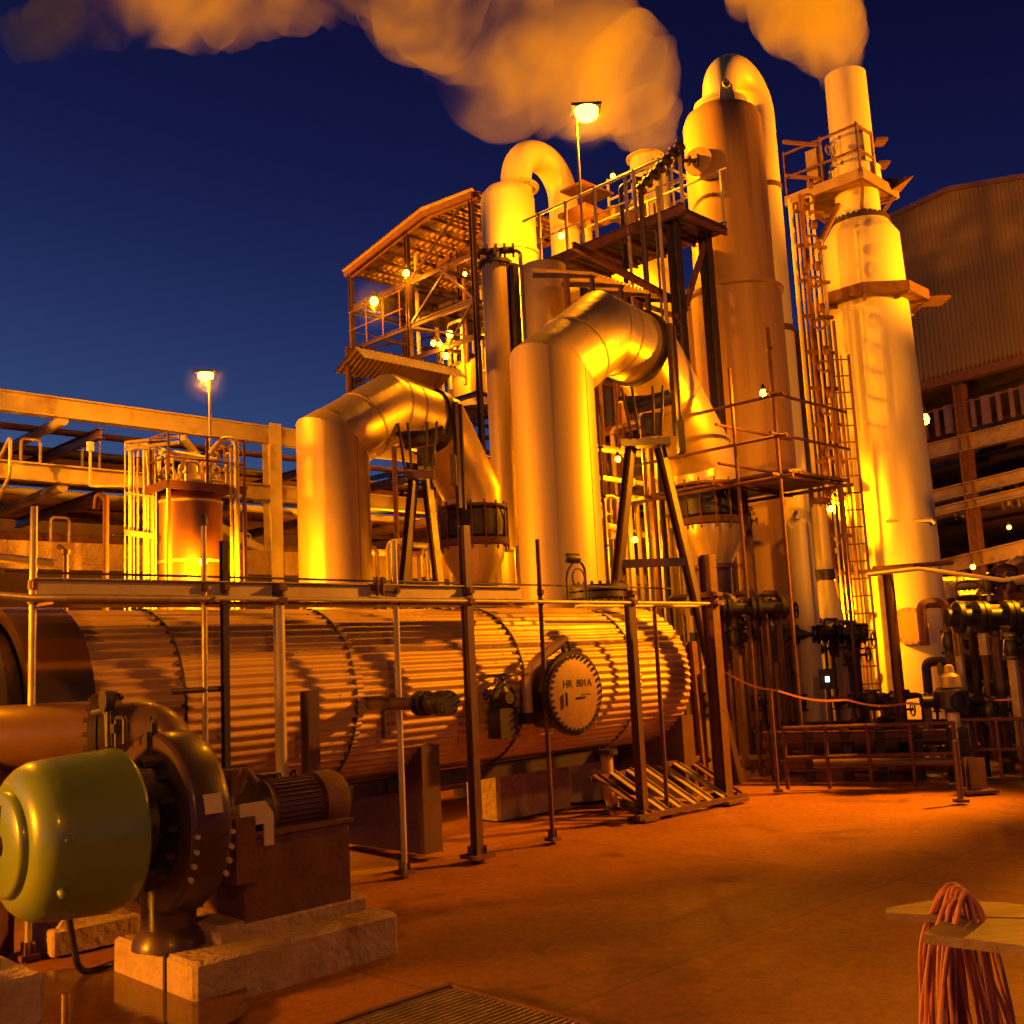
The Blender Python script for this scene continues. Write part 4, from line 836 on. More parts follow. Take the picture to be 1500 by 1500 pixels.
for px, yt, rr in ((339, 655, .020), (347, 645, .034)): q = P(px, 740, 12.7); q.z = 0; z = Zat(q, yt); MB().pipe([q, q + Z * z, q + Z * (z + .04) - X_ * .15, q + Z * (z - .12) - X_ * .3], rr, .08, 10).build('pipe', 'steel_paint', r)
# wall lamp glaring on tank foot
bulkhead('small added lamp past the left edge over the end of the clad drum', P(-75, 850, 6.6), 60, .05)  # unseen lamp added to put highlights on the end ring
bulkhead('wall lamp half hidden behind the channel beam, glaring on the copper toned tank', P(298, 822, 12.1), 800, .05)
# thin hooked riser at the left
q = P(155, 790, 12.0); q.z = 0; single(MB().pipe([q, q + Z * Zat(q, 728), q + Z * (Zat(q, 724)) - X_ * .1, q + Z * Zat(q, 745) - X_ * .12], .035, .05), 'hooked_pipe', 'rust', 'hooked rust pipe before the left rack', 'pipe', q)
q = P(96, 830, 11.2); q.z = 0; single(MB().pipe([q, q + Z * Zat(q, 806), q + Z * Zat(q, 800) - X_ * .08], .03, .05).lathe(q + Z * (Zat(q, 812)), Z, [(0, .05), (.05, .05)], 10), 'hooked_pipe', 'brown_paint', 'short brown standpipe left of the hooked rust pipe', 'pipe', q)
q = P(132, 700, 13.5); q.z = 0; z = Zat(q, 650); single(MB().pipe([q + Z * z, q + Z * (z - .5), q + Z * Zat(q, 712), q + X_ * .5 + Z * Zat(q, 715)], .018, .06).lathe(q + Z * (z - .1), Z, [(0, .05), (.12, .05)], 8), 'relief_pipe', 'white_sheet', 'pale bent relief pipe with small valves in front of the left rack', 'pipe', Vector((q.x, q.y, z - .5)))

# ------------------------------------------------------------------ right hand building and its pipe galleries
vb2 = Vector((-math.sin(R(37)), math.cos(R(37)), 0)); ub2 = Vector((math.cos(R(37)), math.sin(R(37)), 0))
BB = P(1500, 262, 33.0); B0 = Vector((BB.x, BB.y, 0))
def Bk(px, y, off=0):
    k = P(px, y, 10); k = k.x / k.y; c = B0 - ub2 * off; t = (k * c.y - c.x) / (vb2.x - k * vb2.y); p = c + vb2 * t; p = Vector((p.x, p.y, 0)); return p + Z * Zat(p, y)
r = thing('clad_building', 'big hall with ribbed dark cladding and kinked roof at right', 'building', B0)
top = [Bk(1240, 352), Bk(1290, 328), Bk(1392, 280), Bk(1500, 262), Bk(1640, 258)]
bl, br = Bk(1240, 590), Bk(1640, 480)
MB().poly([bl, *top, br][::-1], ub2, 9.0).build('wall', 'wall_clad', r)
m = MB()
for k in range(58):
    s = (top[0] - top[-1]).length * 0; px = 1245 + 6.6 * k; y = np_ = None
    for a, b in zip(((1240, 352), (1290, 328), (1392, 280), (1500, 262)), ((1290, 328), (1392, 280), (1500, 262), (1640, 258))):
        if a[0] <= px <= b[0]: y = a[1] + (b[1] - a[1]) * (px - a[0]) / (b[0] - a[0])
    t_ = Bk(px, y); b_ = Vector((t_.x, t_.y, bl.z + (br.z - bl.z) * (px - 1240) / 400)); m.box((t_ + b_) / 2 - ub2 * .01, (.06, .045, (t_ - b_).length - .05), (vb2, ub2, Z))
m.build('rib', 'wall_clad', r)
m = MB(); [m.beam(top[k] + Z * .06 - ub2 * .05, top[k + 1] + Z * .06 - ub2 * .05, .25, .16) for k in range(4)]; m.build('roof_trim', 'brown_paint', r)
m = MB(); m.beam(Bk(1240, 594) + ub2 * .1, Bk(1640, 484) + ub2 * .1, .2, .4); m.build('bottom_girder', 'rust', r)
g_ = thing('pipe_gallery', 'stacked pipe galleries of heavy girders under the ribbed hall', 'pipe rack', B0)
for i, (ya, yb, h) in enumerate(((655, 622, .55), (722, 690, .42), (745, 716, .3), (828, 798, .50))):
    MB().ibeam(Bk(1300, ya + 22), Bk(1640, yb - 28 + 0), h, .3, .04).build('girder', 'gallery_paint', g_)
for i, off in enumerate((1.4, 2.8, 4.2, 5.5)):
    for ya, yb in ((668, 630), (752, 720), (832, 800)): MB().tube([Bk(1300, ya + 10) + ub2 * off, Bk(1640, yb - 30) + ub2 * off], .14 + .1 * (i % 2), 12).build('pipe', ('rust', 'brown_paint', 'dark', 'rust')[i], g_)
for ya, yb in ((690, 660), (785, 757), (870, 845)):
    a, b = Bk(1300, ya + 16), Bk(1640, yb - 24); MB().add([a, b, b + ub2 * 8, a + ub2 * 8], [(0, 1, 2, 3)]).build('deck', 'dark', g_)
a, b = Bk(1100, 600) + ub2 * 8.4, Bk(1680, 500) + ub2 * 8.4; a.z = b.z = Bk(1400, 590).z + 2.0; MB().poly([Vector((a.x, a.y, 0)), Vector((b.x, b.y, 0)), b, a], ub2, .2).build('rear_wall', 'brown_paint', g_)
m = MB(); a, b = Bk(1330, 612), Bk(1640, 528); m.tube([a, b], .045, 8); a2, b2 = Bk(1330, 640), Bk(1640, 560)
for k in range(16): p = a + (b - a) * (k + .5) / 16; q = a2 + (b2 - a2) * (k + .5) / 16; m.box((p + q) / 2 - Z * .1, (.14 if k % 3 else .3, .08, (p - q).length + .3), (vb2, ub2, Z))
m.build('railing', 'brown_paint', g_)
for px in (1345, 1420, 1530):
    p = Bk(px, 700); MB().ibeam(Vector((p.x, p.y, 0)), Vector((p.x, p.y, Bk(px, 560).z)), .35, .35, .03, vb2).build('column', 'rust', g_)
m = MB()
for k in range(34):
    px = 1365 + 145 * rnd.random(); lev = k % 2; y0 = (760, 868)[lev] - (px - 1365) * .2; p = Bk(px, y0) + ub2 * (.3 + 2 * rnd.random()); h = .35 + .9 * rnd.random(); m.cyl(p, p + Z * h, .03 + .05 * rnd.random(), seg=6)
    if k % 3 == 0: m.lathe(p + Z * h, Z, [(-.1, .12), (.04, .12)], 8)
m.build('upright_fitting', 'gallery_paint', g_)
bulkhead('bright lamp at the rail of the galleries beside the tall stack', P(1353, 614, 30.0), 700, .17)
bulkhead('hidden gallery lamp among the fittings under the ribbed hall', P(1425, 830, 31.5), 500, .08, b='bulb_small')
bulkhead('small gallery lamp above the fittings at the right edge', P(1478, 772, 31.8), 300, .07, b='bulb_small')
# bright background piping right of stack foot
bb = P(1420, 900, 24.0); bb.z = 0; r = thing('pipe_bundle', 'sunny yellow lit vertical pipes behind the black valves at right', 'pipes', bb)
for k in range(13):
    px = 1385 + 8.5 * k + rnd.random() * 3; q = P(px, 900, 24 + rnd.random()); q.z = 0; z = Zat(q, 838 + 14 * rnd.random()); MB().tube([q, q + Z * z], .03 + .035 * (k % 3 == 0), 8).build('pipe', ('white_sheet', 'steel_paint')[k % 2], r)
m = MB(); [m.tube([P(1380, y, 24.2), P(1520, y - 6, 24.2)], rr, 8) for y, rr in ((872, .08), (905, .04), (848, .05))]; m.build('header', 'white_sheet', r)
bulkhead('low lamp between the yellow lit pipes at the right', P(1440, 860, 23.3), 450, .05, b='bulb_small')

hp = P(860, 520, 44.0); hq = P(1330, 470, 44.0)
r = thing('far_hall', 'unlit hall far behind the columns, mostly hidden', 'building', (hp.x, hp.y, 0)); h_ = hp.z
MB().poly([Vector((hp.x, 44, 0)), Vector((hq.x, 44, 0)), Vector((hq.x, 44, h_)), Vector(((hp.x + hq.x) / 2, 44, h_ + .9)), Vector((hp.x, 44, h_))], Y_, 8).build('wall', 'wall_clad', r)
m = MB(); [m.box((hp.x + .3 + k * (hq.x - hp.x) / 40, 43.97, h_ / 2), (.08, .05, h_ - .1)) for k in range(40)]; m.build('rib', 'brown_paint', r)
hp = P(395, 840, 38.0); hq = P(900, 820, 38.0)
r = thing('far_shed', 'low unlit shed far behind the left duct', 'building', (hp.x, 38, 0)); h_ = 4.6
MB().poly([Vector((hp.x, 38, 0)), Vector((hq.x, 38, 0)), Vector((hq.x, 38, h_)), Vector((hp.x, 38, h_))], Y_, 6).build('wall', 'wall_clad', r); MB().box(((hp.x + hq.x) / 2, 40.5, h_ + .12), (hq.x - hp.x + .6, 6.4, .2)).build('roof', 'rust', r)
# ------------------------------------------------------------------ scaffold platform at the right duct
SC = P(1142, 690, 13.2); zd = SC.z; S0 = Vector((SC.x, SC.y, 0))
r = thing('scaffold_platform', 'tube scaffold platform with double rails around the right bellows', 'scaffold', S0)
m = MB()
for k in range(12): m.box(S0 + U * (.1 + .13 * k) + V * 1.0 + Z * zd, (.11, 2.2, .035), (U, V, Z))
m.build('plank_deck', 'rust', r)
for p, t in ((S0, 480), (S0 + V * .62, 540), (S0 + U * 1.5, 590), (S0 + V * 2.0, 640), (S0 + U * 1.5 + V * 1.9, 620)):
    MB().cyl(p, p + Z * Zat(p, t), .024, seg=10).build('standard', 'rust', r)
m = MB()
for z in (.45, .98):
    m.tube([S0 + V * 2.4 + Z * (zd + z), S0 - V * .15 + Z * (zd + z)], .021, 8); m.tube([S0 - U * .15 + Z * (zd + z + .03), S0 + U * 1.9 + Z * (zd + z + .03)], .021, 8); m.tube([S0 + V * .9 + Z * (zd + z - .2), S0 + V * .9 + U * 1.9 + Z * (zd + z - .2)], .02, 8)
for a in (-.02, 1.5): m.tube([S0 + U * a + V * 2.4 + Z * (zd - .08), S0 + U * a - V * .2 + Z * (zd - .08)], .024, 8)
for a in (0, .9, 2.0): m.tube([S0 + V * a - U * .2 + Z * (zd - .05), S0 + V * a + U * 1.8 + Z * (zd - .05)], .024, 8)
m.build('ledger', 'rust', r)
m = MB(); [m.torus(S0 + Z * z, Z, .03, .02, 10) for z in (zd + .45, zd + .98, zd - .05, zd + 1.6)]; m.torus(S0 + U * 1.5 + Z * (zd + .5), Z, .03, .02, 10); m.build('coupler', 'dark', r)

# ------------------------------------------------------------------ valve stations and pipework
def valve(m, p, ax, s):
    ax = Vector(ax).normalized(); e1, e2 = perp(ax); up = e1 if abs(e1.z) > .5 else (Z if abs(ax.z) < .5 else e1)
    m.lathe(p - ax * s, ax, [(0, s * .45), (0, s * .8), (s * .2, s * .8), (s * .2, s * .42), (s * .7, s * .6), (s * 1.3, s * .6), (s * 1.8, s * .42), (s * 1.8, s * .8), (s * 2, s * .8), (s * 2, s * .45)], 14)
    m.lathe(p, up, [(0, s * .4), (s * .8, s * .35), (s * .85, s * .5), (s, s * .5), (s * 1.05, s * .14), (s * 2.0, s * .12)], 12); m.torus(p + up * s * 1.9, up, s * .75, s * .1, 16, 5)
    for k in range(3): q = 2 * math.pi * k / 3; a, b = perp(up); m.cyl(p + up * s * 1.9, p + up * s * 1.9 + (a * math.cos(q) + b * math.sin(q)) * s * .75, s * .06, seg=5)
def station(name, label, pxs, ytop, Y, dark=True, hdr=True, n=8, r0=.04, zlo=.15, vs_=.11, seed=1, hm='dark', two=False):
    rr = random.Random(seed); b = P((pxs[0] + pxs[1]) / 2, 1000, Y); b.z = 0; r = thing(name, label, 'pipes', b)
    for k in range(n):
        px = pxs[0] + (pxs[1] - pxs[0]) * (k + rr.random() * .8) / n; q = P(px, 1000, Y + rr.random() * .8); q.z = 0; z = Zat(q, ytop + rr.random() * 18); rd = r0 * (.5 + rr.random())
        pts = [q, q + Z * z, q + Z * z + U * (.3 + .3 * rr.random())]
        if k % 3 == 0: pts = [q + X_ * .3 + Z * .2, q + Z * .2, q + Z * z, q + Z * z - X_ * .3, q - X_ * .3 + Z * (z - .5)]
        MB().pipe(pts, rd, .1, 8).build('pipe', rr.choice(('dark', 'rust', 'brown_paint', 'galv') if dark else ('steel_paint', 'galv', 'white_sheet')), r)
        if k % 2 == 0 or dark: m = MB(); valve(m, q + Z * (zlo + (z - zlo) * rr.choice((.35, .75, .85, .95))), Z, vs_ * (.5 + .5 * rr.random())); m.build('valve', hm, r)
    if hdr:
        a, b2 = P(pxs[0] - 8, ytop + 25, Y), P(pxs[1] + 8, ytop + 22, Y)
        hm2 = 'black_rubber' if dark else 'rust'; MB().cyl(a, b2, r0 * 2.0, seg=14).build('header', hm2, r); m = MB(); [m.lathe(a + (b2 - a) * t, b2 - a, [(0, r0 * 2), (0, r0 * 3.6), (.05, r0 * 3.6), (.05, r0 * 2)], 16) for t in (.1, .3, .36, .6, .66, .9)]; m.build('flange', hm2, r)
    return r
station('valve_station', 'dark valve cluster right beside the end of the clad drum', (1020, 1150), 868, 13.6, n=13, seed=3, vs_=.16)
station('valve_station', 'valve cluster below the narrow pipes left of the ladder', (1160, 1262), 905, 15.5, n=10, seed=5, vs_=.15)
station('valve_station', 'big black valve bank at the right edge with arched header', (1395, 1520), 880, 12.0, n=9, seed=8, r0=.05, vs_=.2, hm='black_rubber')
station('valve_station', 'low black valves standing in front of the stack foot', (1240, 1400), 1010, 13.2, n=10, seed=12, r0=.03, vs_=.14, hdr=False)
station('valve_station', 'lowest row of dark valves on the ground behind the low skid', (1090, 1500), 1062, 14.6, n=20, seed=31, r0=.035, vs_=.15, hdr=False)
station('valve_station', 'tangled dark pipes between drum end and ladder', (1060, 1250), 930, 16.6, n=16, seed=33, r0=.04, vs_=.14)
station('valve_station', 'dark pipes and valves rising right of the stack foot', (1385, 1510), 955, 14.8, n=12, seed=35, r0=.05, vs_=.18)
station('valve_station', 'near tall black valve with handwheel at the right edge', (1440, 1500), 838, 12.8, n=3, seed=38, r0=.03, vs_=.2, hdr=False)
station('pipework', 'thin pipes and fittings behind the trestle of the left duct', (556, 770), 790, 15.5, False, False, n=14, r0=.03, vs_=.08, seed=21, hm='rust')
station('pipework', 'bright lit pipes seen between the right trestle legs', (892, 1000), 720, 16.5, False, False, n=12, r0=.035, vs_=.1, seed=23, hm='steel_paint')
station('pipework', 'brownish pipes under the scaffold platform', (1010, 1120), 740, 15.3, True, False, n=10, r0=.035, vs_=.1, seed=25, hm='rust')
# crossing bright headers behind the right trestle
for i, (y0, y1, px0, px1, rr, lab) in enumerate(((655, 668, 868, 960, .06, 'uppermost'), (700, 712, 880, 965, .045, 'middle'), (770, 800, 890, 1010, .05, 'lowest'))):
    a, b = P(px0, y0, 17), P(px1, y1, 17.6); m = MB().pipe([a, b, b - Z * .4], rr, .12, 12); m.lathe(a + (b - a) * .5, b - a, [(0, rr), (0, rr * 1.7), (.06, rr * 1.7), (.06, rr)], 14); single(m, 'header_pipe', 'white_sheet', lab + ' of the glowing header pipes behind the right trestle', 'pipe', a)
bulkhead('lamp hidden behind the bigger duct that makes the header pipes glow', P(905, 672, 16.5), 260, .05, b='bulb_small')
bulkhead('lamp low behind the right trestle lighting pipes', P(930, 790, 16.2), 110, .05, b='bulb_small')
# elbows of big pipe behind
bx = P(960, 600, 19.5); r = thing('gas_duct', 'wide pale duct passing behind the bigger arch beneath the walkway', 'duct', (bx.x, bx.y, 0))
MB().pipe([P(800, 420, 20.5), P(905, 385, 19.5), P(985, 440, 18.6), P(985, 900, 18.6)], .42, .6, 28).build('pipe', 'clad_dull', r)
# steel frame in the background that carries the pipes between the columns
def frame(label, px, Y, lv, lu, hs, m_='rust', n=3, pipes=8, seed=0):
    rr = random.Random(seed); o = P(px, 900, Y); o.z = 0; r = thing('steel_frame', label, 'steel structure', o)
    for s in range(n):
        for d in (0, lu): p = o + V * (lv * s / (n - 1)) + U * d; MB().ibeam(p, p + Z * hs[-1], .16, .15, .012, V).build('column', m_, r)
    for z in hs:
        m = MB(); [m.ibeam(o + U * d + Z * z, o + U * d + V * lv + Z * z, .16, .09) for d in (0, lu)]; [m.ibeam(o + V * (lv * s / (n - 1)) + Z * (z - .02), o + V * (lv * s / (n - 1)) + U * lu + Z * (z - .02), .13, .08) for s in range(n)]
        m.build('floor_frame', m_, r)
        m = MB(); m.box(o + V * lv / 2 + U * lu / 2 + Z * (z + .1), (lu * .9, lv, .02), (U, V, Z)); m.build('floor', 'dark', r)
    for k in range(pipes):
        z = rr.choice(hs) + .1; d = rr.random() * lu; s = rr.random() * lv; q = o + V * s + U * d + Z * z; h = .5 + rr.random() * 1.2
        m = MB()
        if k % 3 == 0: m.lathe(q, Z, [(0, .25), (h * .8, .25), (h * .9, .18), (h, .02)], 20)
        elif k % 3 == 1: m.pipe([q, q + Z * h, q + Z * h + V * .8, q + V * .8], .06, .15)
        else: m.tube([o + V * -.1 + U * d + Z * (z + .25), o + V * (lv + .1) + U * d + Z * (z + .25)], .09, 10)
        m.build(('vessel', 'pipe', 'header')[k % 3], rr.choice(('steel_paint', 'clad_dull', 'rust')), r)
    return r
frame('background steel frame seen behind the left duct', 770, 18.6, 4.6, 2.5, (1.9, 2.9, 3.9, 4.9), seed=2, pipes=12)
frame('background steel frame between the bigger duct and the hooked column', 1010, 19.5, 2.6, 2.5, (1.8, 3.2, 4.6, 6.0, 7.4), seed=4, pipes=14)
frame('background frame far behind the foot of the stack', 1300, 25.0, 5.5, 3, (1.3, 2.5, 3.7), seed=6, pipes=14)
frame('background frame at the right edge behind the valve bank', 1530, 20.0, 3.4, 3, (1.1, 2.3), seed=9, pipes=10)
bulkhead('added lamp on the scaffold corner brightening the drop of the taller duct', P(1118, 575, 13.5), 230, .05, b='bulb_small')  # lamp added because the duct drop came out dim
bulkhead('low lamp on the left flank of the tall stack near the ladder', P(1222, 880, 18.4), 650, .05, b='bulb_small')
bulkhead('added steam uplight on the small platform of the vent column', Vector((c3.x - .9, c3.y - .9, zvent + .6)), 1900, .06, b='bulb_small', aim=Vector((c3.x - 3.2, c3.y - .6, 17.5)), cone=110)  # added to even out the brightness of the steam
bulkhead('glaring lamp tucked behind the walkway rail beside the small U-bend', P(822, 345, 18.6), 1300, .06)
bulkhead('added spotlight low behind the smooth jacketed pipe shining up the stack', P(1180, 815, 17.0), 1150, .06, aim=P(1268, 440, 20), cone=40)  # second stack light, added out of sight to brighten its upper part
bulkhead('glaring low lamp between flared pipe and tall stack', P(1216, 745, 18.6), 900, .06, aim=P(1300, 690, 20), cone=120)
for i, (px, y, Y, w, lab) in enumerate(((575, 800, 18.0, 260, 'lamp behind the left duct riser in the background frame'), (700, 800, 16.6, 120, 'lamp behind the left bellows'), (1010, 560, 20.0, 300, 'lamp high behind the fat column'), (1215, 890, 17.2, 110, 'lamp near the flared pipe foot'))):
    bulkhead(lab, P(px, y, Y), w, .05, b='bulb_small')
q = P(1212, 995, 15.0); r = thing('indicator_box', 'control box with tiny white lit display near the ladder foot', 'control box', (q.x, q.y, 0)); MB().box(q + Y_ * .04, (.2, .06, .28)).build('case', 'dark', r); MB().box(q, (.055, .01, .075)).build('display', 'bulb_white', r); MB().cyl((q.x, q.y + .05, 0), q + Y_ * .05 - Z * .1, .025).build('stand', 'dark', r)
# skid beams, low pipes and pump plinths in front of the columns
sk = P(1300, 1100, 12.6); sk.z = 0
r = thing('skid_frame', 'low dark skid of beams and pipes in front of the stack', 'skid', sk)
m = MB(); 
for z in (.18, .52): m.ibeam(XYZ(1120, 1100, 13.2, z), XYZ(1420, 1100, 12.2, z), .12, .1); m.ibeam(XYZ(1150, 1100, 14.8, z), XYZ(1520, 1100, 13.4, z), .12, .1)
m.build('skid_beam', 'rust', r)
m = MB()
for px, z, rr in ((1180, .4, .08), (1250, .36, .1), (1330, .42, .09)): m.tube([XYZ(px - 60, 1100, 13.6, z), XYZ(px + 70, 1100, 13.0, z)], rr, 12)
m.tube([XYZ(1190, 1100, 12.4, .26), XYZ(1410, 1100, 11.9, .26)], .05, 10); m.build('low_pipe', 'brown_paint', r)
m = MB(); [m.box(XYZ(px, 1100, 13.2 - (px - 1120) / 300, .3), (.1, .1, .6)) for px in (1135, 1185, 1240, 1290, 1345, 1395, 1412)]; m.build('skid_leg', 'dark', r)
for i, (px, Y, w) in enumerate(((1268, 13.9, .35), (1307, 13.9, .28), (1165, 14.1, .3))):
    q = P(px, 1100, Y); q.z = 0; r2 = thing('small_pump', ('pump at left on a pale block behind the low skid', 'pump in the middle on a pale block behind the low skid', 'pump beside the fat pipe behind the low skid')[i], 'pump', q)
    MB().bevbox(q + Z * .15, (w, .4, .3)).build('plinth', 'concrete', r2); MB().lathe(q + Z * .5 - X_ * .15, X_, [(0, .05), (.02, .15), (.2, .15), (.24, .1), (.4, .1), (.42, .03)], 20).build('body', 'dark', r2); MB().cyl(q + Z * .5, q + Z * .9, .05).build('outlet', 'rust', r2)
q = G(1108, 1395 - 230); 
for i, (px, yb, yt, rr, mm_, lab) in enumerate(((1140, 1160, 1010, .022, 'rust', 'thin stake at left holding the barrier tape'), (1408, 1175, 1085, .03, 'brown_paint', 'squat post at right in front of the low skid'), (1432, 1160, 1110, .08, 'brown_paint', 'stubby brown bollard right of the squat post'), (1322, 1062, 836, .05, 'rust', 'brown steel post with T top before the stack'))):
    b = G(px, yb) if yb > 1100 else XYZ(px, yb, 13.0, 0); z = Zat(b, yt); t_ = thing('post', lab, 'post', b)
    if rr > .045: MB().ibeam(b, b + Z * z, rr * 2, rr * 1.8, .01, V).build('column', mm_, t_)
    else: MB().cyl(b, b + Z * z, rr, seg=12).build('tube', mm_, t_)
    MB().box(b + Z * .015, (rr * 4, rr * 4, .03)).build('foot_plate', 'rust', t_)
    if i == 3: MB().beam(b + Z * z - X_ * .35, b + Z * z + X_ * .32 + Z * .03, .05, .05).build('top_bar', 'rust', t_)
for lab, pts_ in (('low kneeling rail of dark tube left of the squat post', ((1150, 1085), (1400, 1062))), ('second rail of dark tube by the black valve bank', ((1400, 1120), (1530, 1128)))):
    a, b = XYZ(pts_[0][0], 1100, 12.3, 0), XYZ(pts_[1][0], 1100, 11.9, 0); r = thing('low_railing', lab, 'railing', a); m = MB()
    for z in (.35, .68): m.tube([a + Z * z, b + Z * z], .022, 8)
    for k in range(5): q = a + (b - a) * k / 4; m.cyl(q, q + Z * .7, .022, seg=8)
    m.build('rail', 'rust', r)
q0, q1, q2 = P(1276, 836, 13.0), P(1375, 830, 13.0), P(1500, 845, 12.4)
single(MB().tube([P(1280, 833, 13.2), P(1395, 824, 13.6)], .03, 8), 'sloping_tube', 'rust', 'dark tube crossing in front of the stack at the rail height', 'tube', (q0.x, q0.y, 1))
single(MB().tube([P(1270, 842, 12.95), P(1345, 833, 12.9), P(1470, 850, 12.4), P(1510, 843, 12.2)], .025, 8), 'sloping_tube', 'steel_paint', 'pale long tube running right from the stack front to the edge', 'tube', (q1.x, q1.y, 1))
# barrier tape
pts = []
kn = [P(1060, 983, 13.0), P(1140, 1012, 12.2), P(1240, 1025, 12.6), P(1330, 1030, 12.6), P(1400, 1018, 12.4), P(1510, 1020, 12.0)]
for a, b in zip(kn, kn[1:]):
    for k in range(8): t = k / 8; pts.append(a + (b - a) * t - Z * .05 * math.sin(math.pi * t))
m = MB(); n = len(pts); m.add([p + Z * .012 for p in pts] + [p - Z * .012 for p in pts] + [p + Z * .012 + Y_ * .003 for p in pts] + [p - Z * .012 + Y_ * .003 for p in pts], [(i, i + 1, n + i + 1, n + i) for i in range(n - 1)] + [(2 * n + i, 3 * n + i, 3 * n + i + 1, 2 * n + i + 1) for i in range(n - 1)])
single(m, 'barrier_tape', 'tape', 'sagging barrier tape strung across the valve area', 'tape', (kn[1].x, kn[1].y, .9))
# wrapped valve bag
q = P(1392, 1000, 12.3); r = thing('lagged_valve', 'white lagged valve hood with black body right of the stack foot', 'valve', (q.x, q.y, 0))
MB().lathe(q + Z * .05, Z, [(-.10, .12), (.02, .11), (.06, .06), (.14, .05), (.16, .02)], 20).build('hood', 'clad_dull', r); m = MB(); m.lathe(q, Z, [(-.3, .10), (-.28, .19), (-.1, .19), (-.06, .11)], 18); m.torus(q - Z * .2 - Y_ * .2, Y_, .1, .015); m.cyl(q - Z * .2 - X_ * .35, q - Z * .2 + X_ * .35, .07); m.build('valve_body', 'black_rubber', r); MB().lathe(Vector((q.x, q.y, 0)), Z, [(0, .08), (q.z - .34, .07)], 16).build('pipe', 'white_sheet', r); 
# leaning support struts beyond the drum end
for i, (x0, y0, x1, y1, mm_, lab) in enumerate(((1037, 975, 1060, 1122, 'steel_paint', 'pale leaning strut right of the drum end'), (1012, 940, 1030, 1128, 'rust', 'brown leaning strut close against the drum end'))):
    a = P(x1, y1, 12.9); a2 = P(x0, y0, 12.9); a = a2 + (a - a2) * (a2.z / (a2.z - a.z)); single(MB().ibeam(a, a2, .1, .1, .01, V), 'strut', mm_, lab, 'strut', a)
# leaning trays of angle bars on the ground
r0_ = G(945, 1203); r1_ = G(1085, 1172); r = thing('leaning_rack', 'rack of leaning steel angle bars on the ground by the drum', 'rack', r0_)
d = (r1_ - r0_); dn = d.normalized(); bk = V * .35 + Z * .0
MB().beam(r0_ - dn * .1 + Z * .04, r1_ + dn * .1 + Z * .04, .05, .05).build('base_rail', 'rust', r); MB().beam(r0_ - dn * .15 + V * .55 + Z * .38, r1_ + V * .55 + dn * .05 + Z * .42, .05, .05).build('top_rail', 'rust', r)
for k in range(7):
    p = r0_ + d * (k / 6.3 + .03) + Z * .06; m = MB(); q = p + V * .55 - dn * .12 + Z * .36; m.beam(p, q, .10, .012); m.beam(p + dn * .05 + Z * .01, q + dn * .05 + Z * .01, .012, .03); m.build('angle_bar', 'rust' if k in (0, 6) else 'galv', r)
MB().pipe([r0_ - dn * .15 + Z * .12, r0_ + V * .3 + Z * .15, r0_ + V * .1 + dn * .2 + Z * .1], .04, .1).build('hose_end', 'black_rubber', r)
# ------------------------------------------------------------------ foreground pump set
e0 = G(285, 1473); hb = Zat(e0, 1412); kq = None
def Ax(d, z=None, side=0):
    d -= .07 if d < .05 else (.14 if d < .40 else .03)
    return Vector((e0.x, e0.y, 0)) + V * .46 + U * d - V * side + Z * (SH if z is None else z)
SH = 1.6 - (1200 - 988) / 1550 * 5.6
r = thing('pump_plinth', 'long cracked concrete plinth carrying the pump and small motor', 'plinth', e0)
MB().bevbox(e0 + V * .46 + U * .64 + Z * (hb / 2 - .02), (1.28, .92, hb + .04), (U, V, Z), .02).build('block', 'concrete', r)
MB().bevbox(e0 + V * .50 + U * .74 + Z * (hb + .045), (1.0, .56, .09), (U, V, Z), .03).build('upper_step', 'concrete', r)
c = e0 + V * .30 - U * .004; MB().box(c + Z * (hb / 2), (.012, .022, hb), (U, V, Z)).build('joint', 'letter', r)
# pump casing
pc = Ax(.24); r = thing('process_pump', 'brown round pump casing with black coupling flange and pale name plate', 'pump', Vector((pc.x, pc.y, hb)))
MB().lathe(Ax(.13), U, [(0, .30), (.0, .455), (.015, .472), (.03, .476), (.19, .476), (.23, .45), (.25, .33), (.25, .1)], 72).build('casing', 'casing_paint', r)
MB().lathe(Ax(.125), U, [(-.03, .12), (-.02, .30), (.03, .37), (.07, .37), (.08, .30)], 56).build('coupling_flange', 'black_rubber', r)
m = MB(); m.lathe(Ax(-.10), U, [(0, .16), (.14, .19), (.14, .1)], 40)
for k in range(14): q = 2 * math.pi * k / 14; m.lathe(Ax(.0) + (V * math.cos(q) + Z * math.sin(q)) * .32, U, [(0, .018), (.05, .018)], 6)
for k in range(10): q = 2 * math.pi * k / 10; m.lathe(Ax(-.03) + (V * math.cos(q) + Z * math.sin(q)) * .2, U, [(0, .014), (.03, .014)], 6)
m.build('hub', 'dark', r)
m = MB(); q = Ax(.24); m.lathe(Vector((q.x, q.y, hb)), Z, [(0, .19), (.04, .185), (.10, .14), (.3, .15), (.42, .19)], 32); m.build('foot', 'casing_paint', r)
m = MB(); p = Ax(.255); a = R(30); n = (-V * math.cos(a * .2) + Z * math.sin(a * .2))
for k in range(2):
    a = R(14); n = -V * math.cos(a) + Z * math.sin(a); t_ = V * math.sin(a) + Z * math.cos(a)
m.box(Ax(.245) + n * .484, (.10, .10, .006), (U, t_, n)); m.build('name_plate', 'plate', r)
m = MB()
for k in range(4):
    for s in (.15, .345): a = R(-4 - 9 * k); n = -V * math.cos(a) + Z * math.sin(a); m.lathe(Ax(s) + n * .47, n, [(0, .013), (.025, .013)], 6)
m.build('bolt', 'steel_paint', r)
